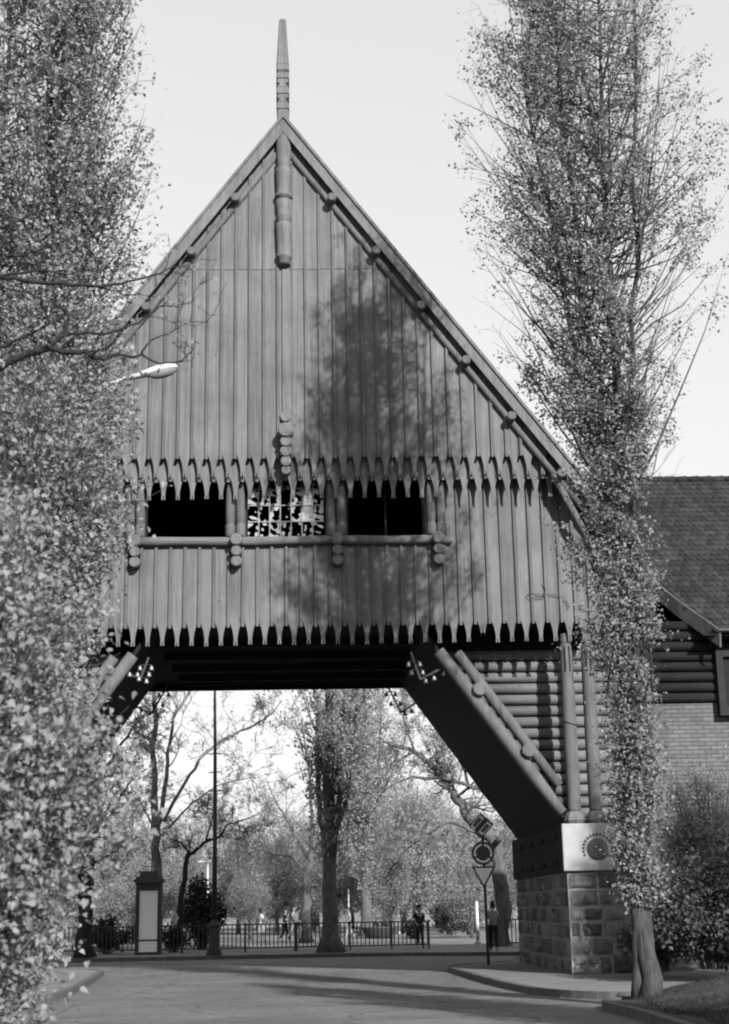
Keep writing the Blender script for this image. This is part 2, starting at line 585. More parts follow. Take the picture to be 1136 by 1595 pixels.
def upright_tree(name, label, cat, base, stems, prof, nbr, leaf, lsize, bark, leafmat, seed, twigs=7, per=10, ang=(22, 50),
                 group=None, sig=0.12, cut=-1.6, freq=1.6, shape='diamond', rtwig=0.006, droop=0.3, zmin=None, flare=1.0, shoots=None):
    """a tree or tall shrub: given stems, a radius for each height, branches rising from the stems, twigs, leaves on the twigs"""
    rng = np.random.default_rng(seed)
    root = thing(name, label, cat, base, group)
    mb = MB()
    base = np.array(base, float)
    st = []
    for pts, r0, r1 in stems:
        pts = np.array(pts, float)+base
        # wobble and densify
        k = max(6, int(np.linalg.norm(pts[-1]-pts[0])/0.8))
        tt = np.linspace(0, 1, k)
        src = np.linspace(0, 1, len(pts))
        q = np.stack([np.interp(tt, src, pts[:, i]) for i in range(3)], 1)
        q[1:-1, :2] += rng.normal(size=(k-2, 2))*0.04
        rr = r0+(r1-r0)*tt**0.8
        if flare > 1:
            rr = rr*(1+(flare-1)*np.exp(-(q[:, 2]-base[2])/0.25))
        mb.tube(q, list(rr), 9)
        st.append((q, rr))
    zs = np.array([p[0] for p in prof])
    w = np.array([p[1] for p in prof])
    zz = np.linspace(zs[0], zs[-1], 200)
    ww = np.interp(zz, zs, w)**1.15+0.05
    cum = np.cumsum(ww)
    cum /= cum[-1]
    L = []
    for i in range(nbr):
        zt = float(np.interp(rng.random(), cum, zz))          # height of the branch's tip
        R = interp(prof, zt)*(0.35+0.7*sqrt(rng.random()))
        a = radians(rng.uniform(*ang))
        az = rng.uniform(0, 2*pi)
        zb = zt-R/tan(a)
        q, rr = st[rng.integers(len(st))]
        zb = max(zb, q[0][2]-base[2]+(zmin if zmin is not None else 0.6))
        zb = min(zb, q[-1][2]-base[2]-0.1-rng.random()*1.2)
        j = int(np.argmin(abs(q[:, 2]-base[2]-zb)))
        p0 = np.array([np.interp(base[2]+zb, q[:, 2], q[:, c]) for c in range(3)])
        axis = np.array([base[0], base[1], 0])
        ctr = np.array([np.mean([s_[0][min(j, len(s_[0])-1)][0] for s_ in st]), np.mean([s_[0][min(j, len(s_[0])-1)][1] for s_ in st])])
        tip = np.array([ctr[0]+cos(az)*R, ctr[1]+sin(az)*R, base[2]+zt])
        mid = p0*0.5+tip*0.5
        mid[2] -= 0.12*np.linalg.norm(tip-p0)
        mid += rng.normal(size=3)*0.05
        ts = np.linspace(0, 1, 5)[:, None]
        pts = (1-ts)**2*p0+2*ts*(1-ts)*mid+ts**2*tip
        pts[1:] += rng.normal(size=(4, 3))*0.03
        ln = np.linalg.norm(tip-p0)
        rb = min(rr[j]*0.5, 0.005+0.007*ln)
        mb.tube(pts, list(np.linspace(rb, rtwig*0.8, 5)), 4, cap=False)
        for k in range(twigs):
            u = rng.uniform(0.25, 1.0)
            p = np.array([np.interp(u, np.linspace(0, 1, 5), pts[:, c]) for c in range(3)])
            d = vnorm(tip-p0)+rng.normal(size=3)*0.65
            d[2] += 0.25
            d = vnorm(d)
            tl = rng.uniform(0.25, 0.6)*min(1.0, 0.35+0.35*ln)
            e = p+d*tl
            e[2] -= droop*0.1*tl
            mb.tube([p, p*0.5+e*0.5+rng.normal(size=3)*0.02, e], [rtwig, rtwig*0.8, rtwig*0.5], 3, cap=False)
            m = max(2, int(per*(0.5+rng.random())))
            uu = rng.random(m)[:, None]**0.7
            L.append(p+(e-p)*uu+rng.normal(size=(m, 3))*sig)
    L2 = []
    if shoots:                                    # short leafy shoots all the way up the trunk
        cnt, za, zb2, rs0, rs1 = shoots
        for i in range(cnt):
            q, rr = st[rng.integers(len(st))]
            z = base[2]+za+(zb2-za)*rng.random()**1.25
            if z < q[0][2] or z > q[-1][2]:
                continue
            j = int(np.argmin(abs(q[:, 2]-z)))
            az = rng.uniform(0, 2*pi)
            ln = rng.uniform(rs0, rs1)*(0.55+0.45*min(1.0, (z-base[2])/4.0))
            p0 = np.array([np.interp(z, q[:, 2], q[:, 0]), np.interp(z, q[:, 2], q[:, 1]), z])
            e = p0+np.array([cos(az)*ln*.75, sin(az)*ln*.75, ln*rng.uniform(.3, 1.1)])
            mb.tube([p0, p0*.5+e*.5-np.array([0, 0, .06*ln]), e], [rtwig, rtwig*.8, rtwig*.5], 3, cap=False)
            m = int(min(per, 14)*rng.uniform(.8, 2.0))
            L2.append(p0+(e-p0)*rng.uniform(.15, 1.05, m)[:, None]+rng.normal(size=(m, 3))*sig*.8)
    mb.build('trunk', bark, root, fix=False)
    P = clump(np.concatenate(L), freq, seed*1.3, cut)
    if L2:
        P = np.concatenate([P, clump(np.concatenate(L2), freq*1.3, seed*2.3, -1.7)])
    leaf_mesh('crown', P, lsize, leafmat, root, rng, shape, droop)
    return root


def limb_tree(name, label, base, limbs, seed, bark, leafmat, lsize, per=3, levels=3, group=None, lean=0.25, len0=1.6, nch=6, cat='tree',
              trunk_r=None, shape='sprig', sig=0.08, rmin=0.006, flare=1.5, cut=-9, spread=0.8, nleaf=1.0):
    """a spring tree with its limbs bare: given limbs in metres, smaller branches growing from them, few leaves on the last twigs"""
    rng = np.random.default_rng(seed)
    root = thing(name, label, cat, base, group)
    mb = MB()
    L = []

    def spawn(p, d, ln, r, lev):
        k = 5
        pts = [p]
        q = p.copy()
        dd = d.copy()
        for i in range(k-1):
            dd = vnorm(dd+rng.normal(size=3)*0.22+np.array([0, 0, lean*0.25]))
            q = q+dd*ln/(k-1)
            pts.append(q.copy())
        mb.tube(pts, list(np.linspace(r, max(rmin*0.7, r*0.35), k)), 5 if r > 0.03 else 3, cap=False)
        if lev == 0:
            m = rng.poisson(per*nleaf)
            if m:
                u = rng.random(m)
                a = np.array(pts)
                P = np.stack([np.interp(u, np.linspace(0, 1, k), a[:, c]) for c in range(3)], 1)
                L.append(P+rng.normal(size=(m, 3))*sig)
            return
        for c in range(nch):
            u = rng.uniform(0.25, 1.0)
            pp = np.array([np.interp(u, np.linspace(0, 1, k), np.array(pts)[:, c2]) for c2 in range(3)])
            nd = vnorm(dd+rng.normal(size=3)*spread)
            spawn(pp, nd, ln*rng.uniform(0.4, 0.7), max(rmin, r*0.45), lev-1)

    for pts, r0, r1, kids in limbs:
        a = np.array(pts, float)
        k = max(5, len(a)*4)
        src = np.linspace(0, 1, len(a))
        tt = np.linspace(0, 1, k)
        q = np.stack([np.interp(tt, src, a[:, i]) for i in range(3)], 1)
        for _ in range(2):
            q[1:-1] = (q[:-2]+2*q[1:-1]+q[2:])/4
        q[1:-1] += rng.normal(size=(k-2, 3))*min(0.05, r0*0.3)
        rr = r0+(r1-r0)*tt
        if flare > 1 and a[0][2] < base[2]+0.1:
            rr = rr*(1+(flare-1)*np.exp(-(q[:, 2]-base[2])/0.3))
        mb.tube(q, list(rr), 9)
        for c in range(kids):
            u = rng.uniform(0.3, 1.0)
            p = np.array([np.interp(u, tt, q[:, i]) for i in range(3)])
            j = min(k-2, int(u*(k-1)))
            d = vnorm(q[j+1]-q[j])
            d = vnorm(d*0.6+rng.normal(size=3)*spread)
            r = r0+(r1-r0)*u
            spawn(p, d, len0*rng.uniform(0.6, 1.2), max(rmin*1.5, r*0.45), levels-1)
    mb.build('trunk', bark, root, fix=False)
    if L:
        P = np.concatenate(L)
        if cut > -8:
            P = clump(P, 1.2, seed, cut)
        leaf_mesh('crown', P, lsize, leafmat, root, rng, shape)
    return root


def bush(name, label, center, radii, nleaf, lsize, leafmat, seed, bark='bark_dark', cat='shrub', shape='diamond', nst=12, group=None, sig=0.1, cut=-1.8, freq=4):
    """leaves on many stems that fan out from the ground inside an uneven dome"""
    rng = np.random.default_rng(seed)
    c = np.array(center, float)
    root = thing(name, label, cat, center, group)
    mb = MB()
    L = []
    per = max(4, nleaf//(nst*6))
    for i in range(nst):
        az = rng.uniform(0, 2*pi)
        rad = sqrt(rng.random())
        hz = rng.uniform(0.55, 1.0)*sqrt(max(0.05, 1-0.75*rad*rad))
        tip = c+np.array([cos(az)*rad*radii[0], sin(az)*rad*radii[1], hz*radii[2]])
        p0 = c+np.array([cos(az)*rad*radii[0]*0.2, sin(az)*rad*radii[1]*0.2, 0])
        mid = (p0+tip)/2+np.array([0, 0, 0.12*radii[2]])-np.array([cos(az), sin(az), 0])*0.1*radii[0]
        ts = np.linspace(0, 1, 5)[:, None]
        pts = (1-ts)**2*p0+2*ts*(1-ts)*mid+ts**2*tip
        mb.tube(pts, list(np.linspace(0.008, 0.003, 5)*(0.5+radii[2]*0.3)), 4, cap=False)
        for k in range(8):
            u = rng.uniform(0.25, 1.0) if k < 6 else rng.uniform(.93, 1.0)
            p = np.array([np.interp(u, np.linspace(0, 1, 5), pts[:, q]) for q in range(3)])
            e = p+vnorm(rng.normal(size=3)+np.array([0, 0, 0.4]))*rng.uniform(0.15, 0.35)*max(radii[0], 0.4)
            mb.tube([p, e], [0.005, 0.003], 3, cap=False)
            uu = rng.random(per)[:, None]
            L.append(p+(e-p)*uu+rng.normal(size=(per, 3))*sig)
    mb.build('stems', bark, root, fix=False)
    P = np.concatenate(L)
    P = P[P[:, 2] > c[2]+0.02]
    leaf_mesh('foliage', clump(P, freq, seed, cut), lsize, leafmat, root, rng, shape)
    return root


# ================================================================== THE SETTING: ground
def sheet(name, poly, z, mat):
    m = MB()
    m.add([(x, y, z) for x, y in poly], [tuple(range(len(poly)))])
    return kind(m.build(name, mat), 'structure')


sheet('ground', [(-900, -300), (900, -300), (900, 1400), (-900, 1400)], -0.14, 'park_ground')
sheet('road', [(-60, -30), (60, -30), (60, 56.6), (-60, 56.6)], -0.12, 'asphalt')


def pavement(name, poly, kerb_upto, top=0.0):
    m = MB()
    m.prism_xy(poly, -0.135, top)
    o = kind(m.build(name, 'pavement'), 'structure')
    # kerb stones along the first points of the outline
    k = MB()
    pts = [Vector((x, y, 0)) for x, y in poly[:kerb_upto]]
    for a, b in zip(pts[:-1], pts[1:]):
        ln = (b-a).length
        n = max(1, int(round(ln/0.9)))
        d = (b-a)/n
        t = d.normalized()
        o2 = Vector((-t.y, t.x, 0))
        for i in range(n):
            p, q = a+d*i+t*0.012, a+d*(i+1)-t*0.012
            j = 0.02*((i*37) % 5)/5
            f = [p-o2*0.004, q-o2*0.004, q+o2*0.16, p+o2*0.16]
            k.prism_xy([(v.x, v.y) for v in f], -0.134, top+0.012+j)
    kind(k.build('kerb', 'kerb_stone'), 'structure')
    return o


def smooth_poly(pts, it=2):
    for _ in range(it):
        out = [pts[0]]
        for a, b in zip(pts[:-1], pts[1:]):
            out.append((a[0]*.75+b[0]*.25, a[1]*.75+b[1]*.25))
            out.append((a[0]*.25+b[0]*.75, a[1]*.25+b[1]*.75))
        out.append(pts[-1])
        pts = out
    return pts


# kerb outlines run with the pavement on the left-hand side of the direction of travel
rk = smooth_poly([(14.0, 27.9), (8.0, 27.75), (5.6, 27.9), (4.75, 28.66), (4.11, 30.1), (3.71, 34.4), (3.45, 41.0), (3.42, 41.9), (3.75, 43.6), (4.6, 44.6), (5.6, 45.6), (6.2, 49.0)])[::-1]
pavement('pavement', rk+[(14.0, 49.0)][:0]+[(30.0, 27.9), (30.0, 49.0)], len(rk))
lk = smooth_poly([(-30, 29.2), (-8.5, 29.3), (-6.4, 29.6), (-5.55, 30.6), (-5.3, 32.2), (-5.57, 36.9), (-6.0, 42.2), (-6.13, 44.1), (-6.6, 45.3), (-8.0, 45.9), (-30, 46.5)])
pavement('pavement', lk, len(lk))
fk = smooth_poly([(-60, 55.6), (-9, 56.0), (-2.4, 56.6), (2.0, 56.4), (5.5, 54.6), (8.5, 53.4), (60, 52.0)])
pavement('pavement', fk+[(60, 61.4), (-60, 61.4)], len(fk))
m = MB()
m.prism_xy([(-300, 61.41), (300, 61.41), (300, 420), (-300, 420)], -0.135, 0.0)
kind(m.build('park_lawn', 'park_ground'), 'structure')


def bank_h(x, y):
    e = min(1.0, max(0.0, (x-4.9)/5.0))
    return 0.0+0.62*e*e*(3-2*e)+0.03*sin(x*2.1)*sin(y*1.7)


def grass_bank():
    m = MB()
    nx, ny = 26, 30
    xs = np.linspace(0, 1, nx)
    for j in range(ny):
        y = 16.0+(27.6-16.0)*j/(ny-1)
        xl = float(np.interp(y, [16, 21.2, 23.6, 25.4, 26.2, 26.9, 27.6], [4.95, 4.92, 4.9, 4.72, 4.95, 5.5, 6.3]))
        for i in range(nx):
            x = xl+(20-xl)*xs[i]**1.5
            m.v.append((x, y, bank_h(x, y)))
    for j in range(ny-1):
        for i in range(nx-1):
            a = j*nx+i
            m.f.append((a, a+1, a+nx+1, a+nx))
            m.sm.append(True)
    # skirt down to the road
    o = len(m.v)
    for j in range(ny):
        v = m.v[j*nx]
        m.v.append((v[0]-0.002, v[1], -0.13))
    for j in range(ny-1):
        m.f.append((o+j, j*nx, (j+1)*nx, o+j+1))
        m.sm.append(False)
    o = len(m.v)
    for i in range(nx):
        v = m.v[(ny-1)*nx+i]
        m.v.append((v[0], v[1]+0.3, -0.13))
    for i in range(nx-1):
        a = (ny-1)*nx+i
        m.f.append((a, a+1, o+i+1, o+i))
        m.sm.append(False)
    kind(m.build('bank', 'soil', fix=False), 'structure')
    k = MB()
    pts = [(4.93, 16.0), (4.9, 21.2), (4.88, 23.6), (4.72, 25.3), (4.9, 26.0), (5.3, 26.6)]
    pts = smooth_poly(pts, 2)
    for (ax, ay), (bx, by) in zip(pts[:-1], pts[1:]):
        a, b = Vector((ax, ay, 0)), Vector((bx, by, 0))
        t = (b-a).normalized()
        n2 = Vector((t.y, -t.x, 0))
        f = [a+t*0.005, b-t*0.005, b-t*0.005-n2*0.16, a+t*0.005-n2*0.16]
        k.prism_xy([(v.x, v.y) for v in f], -0.134, 0.025)
    kind(k.build('kerb', 'kerb_stone'), 'structure')
    rng = np.random.default_rng(5)
    n = 26000
    X = 5.15+rng.random(n)**1.3*9
    Y = 16.5+rng.random(n)*10.8
    Z = np.array([bank_h(a, b) for a, b in zip(X, Y)])
    P = np.stack([X, Y, Z], 1)
    P = clump(P, 2.2, 3.0, -0.6)
    g = leaf_mesh('grass', P, 0.06, 'grass', None, rng, 'blade', -0.8, 0.6)
    kind(g, 'stuff')


grass_bank()

# ================================================================== THE GATEHOUSE
CX = -0.785
GF, GB = 35.75, 45.2                    # front face of the boards, back of the building
gate = thing('gatehouse', 'tall timber gatehouse with steep boarded gable and spire spanning the road on stone piers', 'gatehouse', (CX, 36, 0))


def zr(x, top):                          # a line parallel to the roof slope
    return top-1.353*abs(x-CX)


PITCH = 0.3573
ANCH = -3.07-0.02                        # centre line of one board (its tine) on the lower wall


def tine_board(mb, xc, ztop_l, ztop_r, zs, y0, y1, hw=PITCH/2-0.004, tip=0.52, rnd=None):
    """one plank whose lower end is cut to a forked tine; zs is the height of the shoulder"""
    j = rnd.uniform(-0.012, 0.012)
    zb = zs-tip+j
    left = [(-hw, zs+0.30), (-hw*0.93, zs+0.06), (-hw*0.83, zs+0.10), (-hw*0.76, zs+0.02), (-hw*0.55, zs-0.08), (-hw*0.42, zs-0.17), (-hw*0.30, zs-0.29), (-hw*0.25, zs-0.38), (-hw*0.27, zb), (-hw*0.08, zb), (-hw*0.05, zb+0.10)]
    right = [(-x, z) for x, z in left[::-1]]
    poly = [(xc-hw, ztop_l)]+[(xc+x, z) for x, z in left]+[(xc+x, z) for x, z in right]+[(xc+hw, ztop_r)]
    # order: top-left, down the left edge, round the tine, up the right edge
    mb.prism_xz(poly, y0, y1)


def plain_board(mb, xl, xr, z0, z1l, z1r, y0, y1):
    mb.prism_xz([(xl, z0), (xr, z0), (xr, z1r), (xl, z1l)], y0, y1)


rnd = random.Random(4)
MTOP = 21.05                             # height of the moulding line at the centre
LOW = 8.36                               # shoulder height of the lower tines
SILL, WTOP = 10.52, 12.3
wins = [(-4.28, -2.26), (-1.78, 0.22), (0.74, 2.70)]


def half_at(z):                          # half width of the boarded wall at a height
    if z > 11.9:
        return (MTOP+0.45-z)/1.353
    return float(np.interp(z, [7.6, 8.4, 10.2, 11.9], [7.95, 7.85, 7.5, (MTOP+0.45-11.9)/1.353]))


def top_limit(x):
    d = abs(x-CX)
    lim = (MTOP+0.50-1.353*d)
    if d > half_at(11.9):
        lim = float(np.interp(d, [half_at(11.9), 7.5, 7.85, 7.95], [11.95, 10.2, 8.5, 8.3]))
    return lim


# lower wall
lower, lowbat, backing = MB(), MB(), MB()
n0 = int((-8.6-ANCH)/PITCH)-1
boards = []
for k in range(n0, n0+60):
    xc = ANCH+k*PITCH
    if abs(xc-CX) < 7.9:
        boards.append(xc)
for xc in boards:
    hw = PITCH/2-0.003
    yy = GF+rnd.uniform(-0.004, 0.004)
    tl, tr = min(top_limit(xc-hw), WTOP), min(top_limit(xc+hw), WTOP)
    in_band = -4.66 < xc < 3.2
    if in_band:
        tl = tr = SILL-0.06
    short = 0.30 if abs(xc+5.9) < 0.2 or abs(xc-4.05) < 0.17 else 0.52
    tine_board(lower, xc, tl, tr, LOW+rnd.uniform(-.01, .01), yy, yy+0.035, tip=short, rnd=rnd)
    xb = xc+PITCH/2
    if abs(xb-CX) < 7.8:
        tb = min(top_limit(xb-0.035), top_limit(xb+0.035), WTOP)
        if -4.66 < xb < 3.25:
            tb = SILL-0.12
        z0 = LOW-0.085+rnd.uniform(-.02, .02)
        lowbat.box(xb-0.036, xb+0.036, yy-0.062, yy+0.034, z0, tb)
# wall strips beside and between the windows
edges = [-4.68]+[e for w in wins for e in w]+[3.22]
for a, b in zip(edges[0::2], edges[1::2]):
    lower.box(a+0.002, b-0.002, GF+0.006, GF+0.04, SILL-0.05, WTOP)
lower.build('lower_cladding', 'board_wood', gate)
lowbat.build('cladding_battens', 'batten_wood', gate)  # battens over the joints of the lower boards

# upper gable: two overlapping rows of boards ending in tines, the front row half a board out of step
U1, U2 = 12.50, 11.97
YU = GF-0.50
row1, row2, b1 = MB(), MB(), MB()
for k in range(n0-1, n0+60):
    xc = ANCH-0.18+k*PITCH
    if abs(xc-CX) > half_at(U1)-0.12:
        continue
    yy = YU+rnd.uniform(-0.004, 0.004)
    hw = PITCH/2-0.003
    t1, t2 = top_limit(xc-hw), top_limit(xc+hw)
    JZ = 17.55+rnd.uniform(-.01, .01)
    if min(t1, t2) > JZ+0.05 and abs(xc-CX) > 0.1:
        tine_board(row1, xc, JZ-0.006, JZ-0.006, U1, yy, yy+0.035, rnd=rnd)
        plain_board(row1, xc-hw, xc+hw, JZ+0.004, t1, t2, yy-0.014, yy+0.03)
    else:
        tine_board(row1, xc, max(t1, U1+.32), max(t2, U1+.32), U1, yy, yy+0.035, rnd=rnd)
    xb = xc+PITCH/2
    tb = min(top_limit(xb-.036), top_limit(xb+.036))
    if tb > U1+0.2:
        b1.box(xb-0.034, xb+0.034, yy-0.062, yy+0.034, U1-0.07+rnd.uniform(-.02, .02), tb)
for k in range(n0-1, n0+60):
    xc = ANCH+k*PITCH
    if abs(xc-CX) > half_at(U2)+0.02:
        continue
    yy = YU+0.16
    tine_board(row2, xc, U2+0.9 if top_limit(xc-.18) > U2+.9 else max(U2+.32, top_limit(xc-.18)), U2+0.9 if top_limit(xc+.18) > U2+.9 else max(U2+.32, top_limit(xc+.18)), U2, yy, yy+0.035, rnd=rnd)
    xb = xc+PITCH/2
    if top_limit(xb) > U2+0.3:
        row2.box(xb-0.034, xb+0.034, yy-0.062, yy+0.034, U2-0.08+rnd.uniform(-.02, .02), min(U2+0.5, top_limit(xb)-.05))
row1.build('gable_cladding', 'board_wood', gate)
b1.build('gable_battens', 'batten_wood', gate)  # battens covering the gable's board joints
row2.build('gable_skirt', 'board_wood', gate)
# centre plank over the joint and the carved pendant on it
m = MB()
m.box(CX-0.05, CX+0.26, YU-0.055, YU-0.02, 13.3, 17.53)
m.build('centre_board', 'board_wood', gate)

# roof slopes
m = MB()
RT_ = 21.86
for s in (-1, 1):
    x0, z0 = CX, RT_-0.06
    x1, z1 = CX+s*8.3, RT_-0.06-1.353*8.3
    q = [(x0, 35.04, z0), (x1, 35.04, z1), (x1, GB+0.7, z1), (x0, GB+0.7, z0)]
    if s > 0:
        q = q[::-1]
    m.slab(q, 0.10 if s < 0 else 0.10)
m.build('roof', 'roof_dark', gate)
# bargeboards: two boards meeting at the ridge
for s in (-1, 1):
    m = MB()
    dx = 8.35
    poly = [(CX, 21.86), (CX, 21.36), (CX+s*dx, 21.36-1.353*dx), (CX+s*dx, 21.86-1.353*dx)]
    m.prism_xz(poly, 34.97, 35.03)
    poly = [(CX, 21.885), (CX, 21.77), (CX+s*dx, 21.77-1.353*dx), (CX+s*dx, 21.885-1.353*dx)]
    m.prism_xz(poly, 34.92, 34.968)
    m.build('bargeboard', 'carved_wood', gate)
    m = MB()                             # boards lining the underside of the overhang
    a0_, a1_ = (CX+s*0.02, RT_-0.19-1.353*0.02), (CX+s*8.2, RT_-0.19-1.353*8.2)
    m.prism_xz([a0_, a1_, (a1_[0], a1_[1]+0.03), (a0_[0], a0_[1]+0.03)], 35.035, YU-0.005)
    m.build('eave_lining', 'board_wood', gate)
    m = MB()
    pts = [(CX+s*(0.12+7.2*i/6), YU-0.05, MTOP-1.353*(0.12+7.2*i/6)) for i in range(7)]
    m.tube(pts, 0.085, 10)
    pts = [(x, y+0.0, z-0.0) for x, y, z in pts]
    m.build('rake_moulding', 'log_wood', gate)
    m = MB()                             # lower strut below the eave
    m.tube([(CX+s*6.7, YU-0.05, 11.95), (CX+s*7.6, YU-0.02, 10.0)], 0.09, 10)
    m.build('eave_strut', 'log_wood', gate)
    for d, z in ((1.255, 19.46), (2.37, 17.95), (3.495, 16.43), (4.59, 14.93), (5.68, 13.43), (6.86, 11.93)):
        m = MB()
        m.lathe([(0.095, 0.0), (0.118, 0.03), (0.118, 0.72)], (CX+s*d, 34.88, z-0.02), 14, 'y')
        m.build('purlin_end', 'log_wood', gate)

# spire
fin = MB()


def sq_ring(mb, prof, cx, cy, rx=1.0, ry=0.9):
    o = len(mb.v)
    for h, r in prof:
        c = r*0.22
        for px, py in ((-r+c, -r), (r-c, -r), (r, -r+c), (r, r-c), (r-c, r), (-r+c, r), (-r, r-c), (-r, -r+c)):
            mb.v.append((cx+px*rx, cy+py*ry, h))
    n = len(prof)
    for i in range(n-1):
        for k in range(8):
            k2 = (k+1) % 8
            mb.f.append((o+i*8+k, o+i*8+k2, o+(i+1)*8+k2, o+(i+1)*8+k))
            mb.sm.append(False)
    mb.f.append(tuple(o+k for k in range(7, -1, -1)))
    mb.sm.append(False)
    mb.f.append(tuple(o+(n-1)*8+k for k in range(8)))
    mb.sm.append(False)


prof = [(21.55, 0.15), (21.95, 0.16)]
for z in (22.05, 22.5, 22.96, 23.2):
    prof += [(z-0.02, 0.168), (z, 0.142), (z+0.035, 0.142), (z+0.05, 0.17), (z+0.2, 0.168), (z+0.21, 0.16), (z+0.23, 0.16), (z+0.24, 0.17)]
prof = sorted(set(prof))
prof = [p for p in prof if p[0] < 23.45]+[(23.5, 0.165), (24.2, 0.125), (24.8, 0.095), (24.85, 0.06)]
sq_ring(fin, prof, CX-0.01, 35.2)
fin.build('spire', 'carved_wood', gate)
for z in (22.36, 22.82):                  # dark wedges for the shade in carved notches on the spire's front
    for s in (-1, 1):
        m = MB()
        m.prism_xz([(CX-0.01+s*0.172, z-0.08), (CX-0.01+s*0.172, z+0.08), (CX-0.01+s*0.075, z)], 35.035, 35.06)
        m.build('spire_notch_shade', 'shade_dark_wood', gate)
# carved pendant post under the apex
m = MB()
P0 = [(0.10, 17.62), (0.165, 17.66), (0.175, 17.80), (0.205, 17.82), (0.205, 17.90), (0.175, 17.93), (0.19, 18.2), (0.205, 18.6), (0.21, 18.78), (0.145, 18.84), (0.21, 18.88), (0.145, 18.93), (0.21, 18.97), (0.15, 19.0),
      (0.195, 19.2), (0.20, 19.45), (0.14, 19.47), (0.14, 19.5), (0.235, 19.53), (0.235, 19.6), (0.175, 19.62), (0.19, 19.8), (0.21, 20.2), (0.21, 20.34), (0.145, 20.38), (0.21, 20.42), (0.145, 20.47), (0.21, 20.51), (0.15, 20.55), (0.20, 20.7), (0.21, 21.0), (0.19, 21.25), (0.16, 21.4)]
m.lathe(P0, (CX, 35.16, 0), 18)
m.build('pendant_post', 'carved_wood', gate)
m = MB()
m.box(CX-0.09, CX+0.09, 35.18, YU-0.02, 17.8, 21.3)
m.build('pendant_back', 'carved_wood', gate)
# stack of carved knobs at the foot of the centre plank
for z, r, ln in ((13.52, 0.15, 0.10), (13.07, 0.19, 0.42), (12.79, 0.145, 0.36), (12.55, 0.15, 0.32), (12.30, 0.14, 0.28), (12.08, 0.12, 0.24)):
    m = MB()
    m.lathe([(r*0.82, 0), (r, 0.03), (r, ln)], (CX+0.03, YU-ln+0.02-0.03, z), 14, 'y')
    m.build('knob', 'carved_wood', gate)

# window band: dark frames, sill log, paired columns, carved brackets
for i, (a, b) in enumerate(wins):
    m = MB()
    w = 0.05
    z0, z1 = SILL-0.03, WTOP
    m.box(a, a+w, GF+0.045, GF+0.12, z0, z1)
    m.box(b-w, b, GF+0.045, GF+0.12, z0, z1)
    m.box(a+w+.001, b-w-.001, GF+0.05, GF+0.115, z1-0.07, z1)
    m.box(a+w+.001, b-w-.001, GF+0.05, GF+0.115, z0, z0+0.05)
    if i == 2:
        m.box((a+b)/2-0.02, (a+b)/2+0.02, GF+0.06, GF+0.1, z0+.052, z1-.072)
    f = m.build('window', 'shade_dark_wood', gate)
    if i == 1:
        g, mu = MB(), MB()
        nx, nz = 7, 4
        x0, x1, zz0, zz1 = a+w+.004, b-w-.004, z0+.054, z1-.074
        for c in range(1, nx):
            x = x0+(x1-x0)*c/nx
            mu.box(x-0.012, x+0.012, GF+0.055, GF+0.085, zz0, zz1)
        for c in range(1, nz):
            z = zz0+(zz1-zz0)*c/nz
            mu.box(x0, x1, GF+0.052, GF+0.0545, z-0.012, z+0.012)
        r2 = np.random.default_rng(11)
        gx, gz = 120, 96                      # what is left of the panes after stones went through them
        nzx = np.zeros((gz, gx))
        for q in range(5):
            f1, f2, p1, p2 = r2.uniform(.12, .55), r2.uniform(.12, .55), r2.uniform(0, 6.3), r2.uniform(0, 6.3)
            jj, ii = np.mgrid[0:gz, 0:gx]
            nzx += np.sin(ii*f1+jj*f2*.6+p1)*np.cos(jj*f2-ii*f1*.4+p2)
        cell = r2.normal(size=(nz, nx))*0.75
        cell[1, 5] = cell[2, 5] = 3.0
        cell[2, 3] = cell[1, 3] = -2.2
        cell[3, 0] = cell[3, 1] = cell[3, 2] = -2.0
        for jz in range(gz):
            for ix in range(gx):
                ci, cj = int(ix*nx/gx), int(jz*nz/gz)
                u_, v_ = (ix+.5)*nx/gx-ci, (jz+.5)*nz/gz-cj
                edge = abs(u_-.5)+abs(v_-.5)
                if nzx[jz, ix]+cell[cj, ci]+(edge-.5)*2.6 > 0.15:
                    xa, xb = x0+(x1-x0)*ix/gx, x0+(x1-x0)*(ix+1)/gx
                    za, zb = zz0+(zz1-zz0)*jz/gz, zz0+(zz1-zz0)*(jz+1)/gz
                    g.add([(xa, GF+.09, za), (xb, GF+.09, za), (xb, GF+.09, zb), (xa, GF+.09, zb)], [(0, 1, 2, 3)])
        mu.build('muntins', 'zinc', f)
        pn = g.build('pane', 'glass_white', f)
        wl = pn.modifiers.new('weld', 'WELD')
        wl.merge_threshold = 0.0005

m = MB()
sx0, sx1 = -4.72, 3.36
pts = [(sx0+(sx1-sx0)*i/10, GF-0.10, SILL-0.09+0.012*sin(i*1.3)) for i in range(11)]
m.tube(pts, [0.112+0.006*sin(i*2.1) for i in range(11)], 12)
m.build('sill_log', 'log_wood_across', gate)
for xc in (-4.52, -2.03, 0.47, 2.98):
    for s in (-1, 1):
        m = MB()
        x = xc+s*0.125
        m.lathe([(0.115, SILL), (0.125, SILL+0.1), (0.128, SILL+0.28), (0.115, SILL+0.33), (0.098, SILL+0.36), (0.12, SILL+0.38), (0.118, SILL+0.8), (0.105, WTOP-0.25), (0.09, WTOP)], (x, GF-0.085, 0), 14)
        m.build('window_column', 'log_wood', gate)
    for z, r, ln in ((SILL-0.10, 0.155, 0.36), (SILL-0.38, 0.135, 0.32), (SILL-0.63, 0.14, 0.28)):
        m = MB()
        m.lathe([(r*0.8, 0), (r, 0.03), (r, ln)], (xc+0.03, GF-ln-0.027, z), 14, 'y')
        m.build('bracket', 'carved_wood', gate)

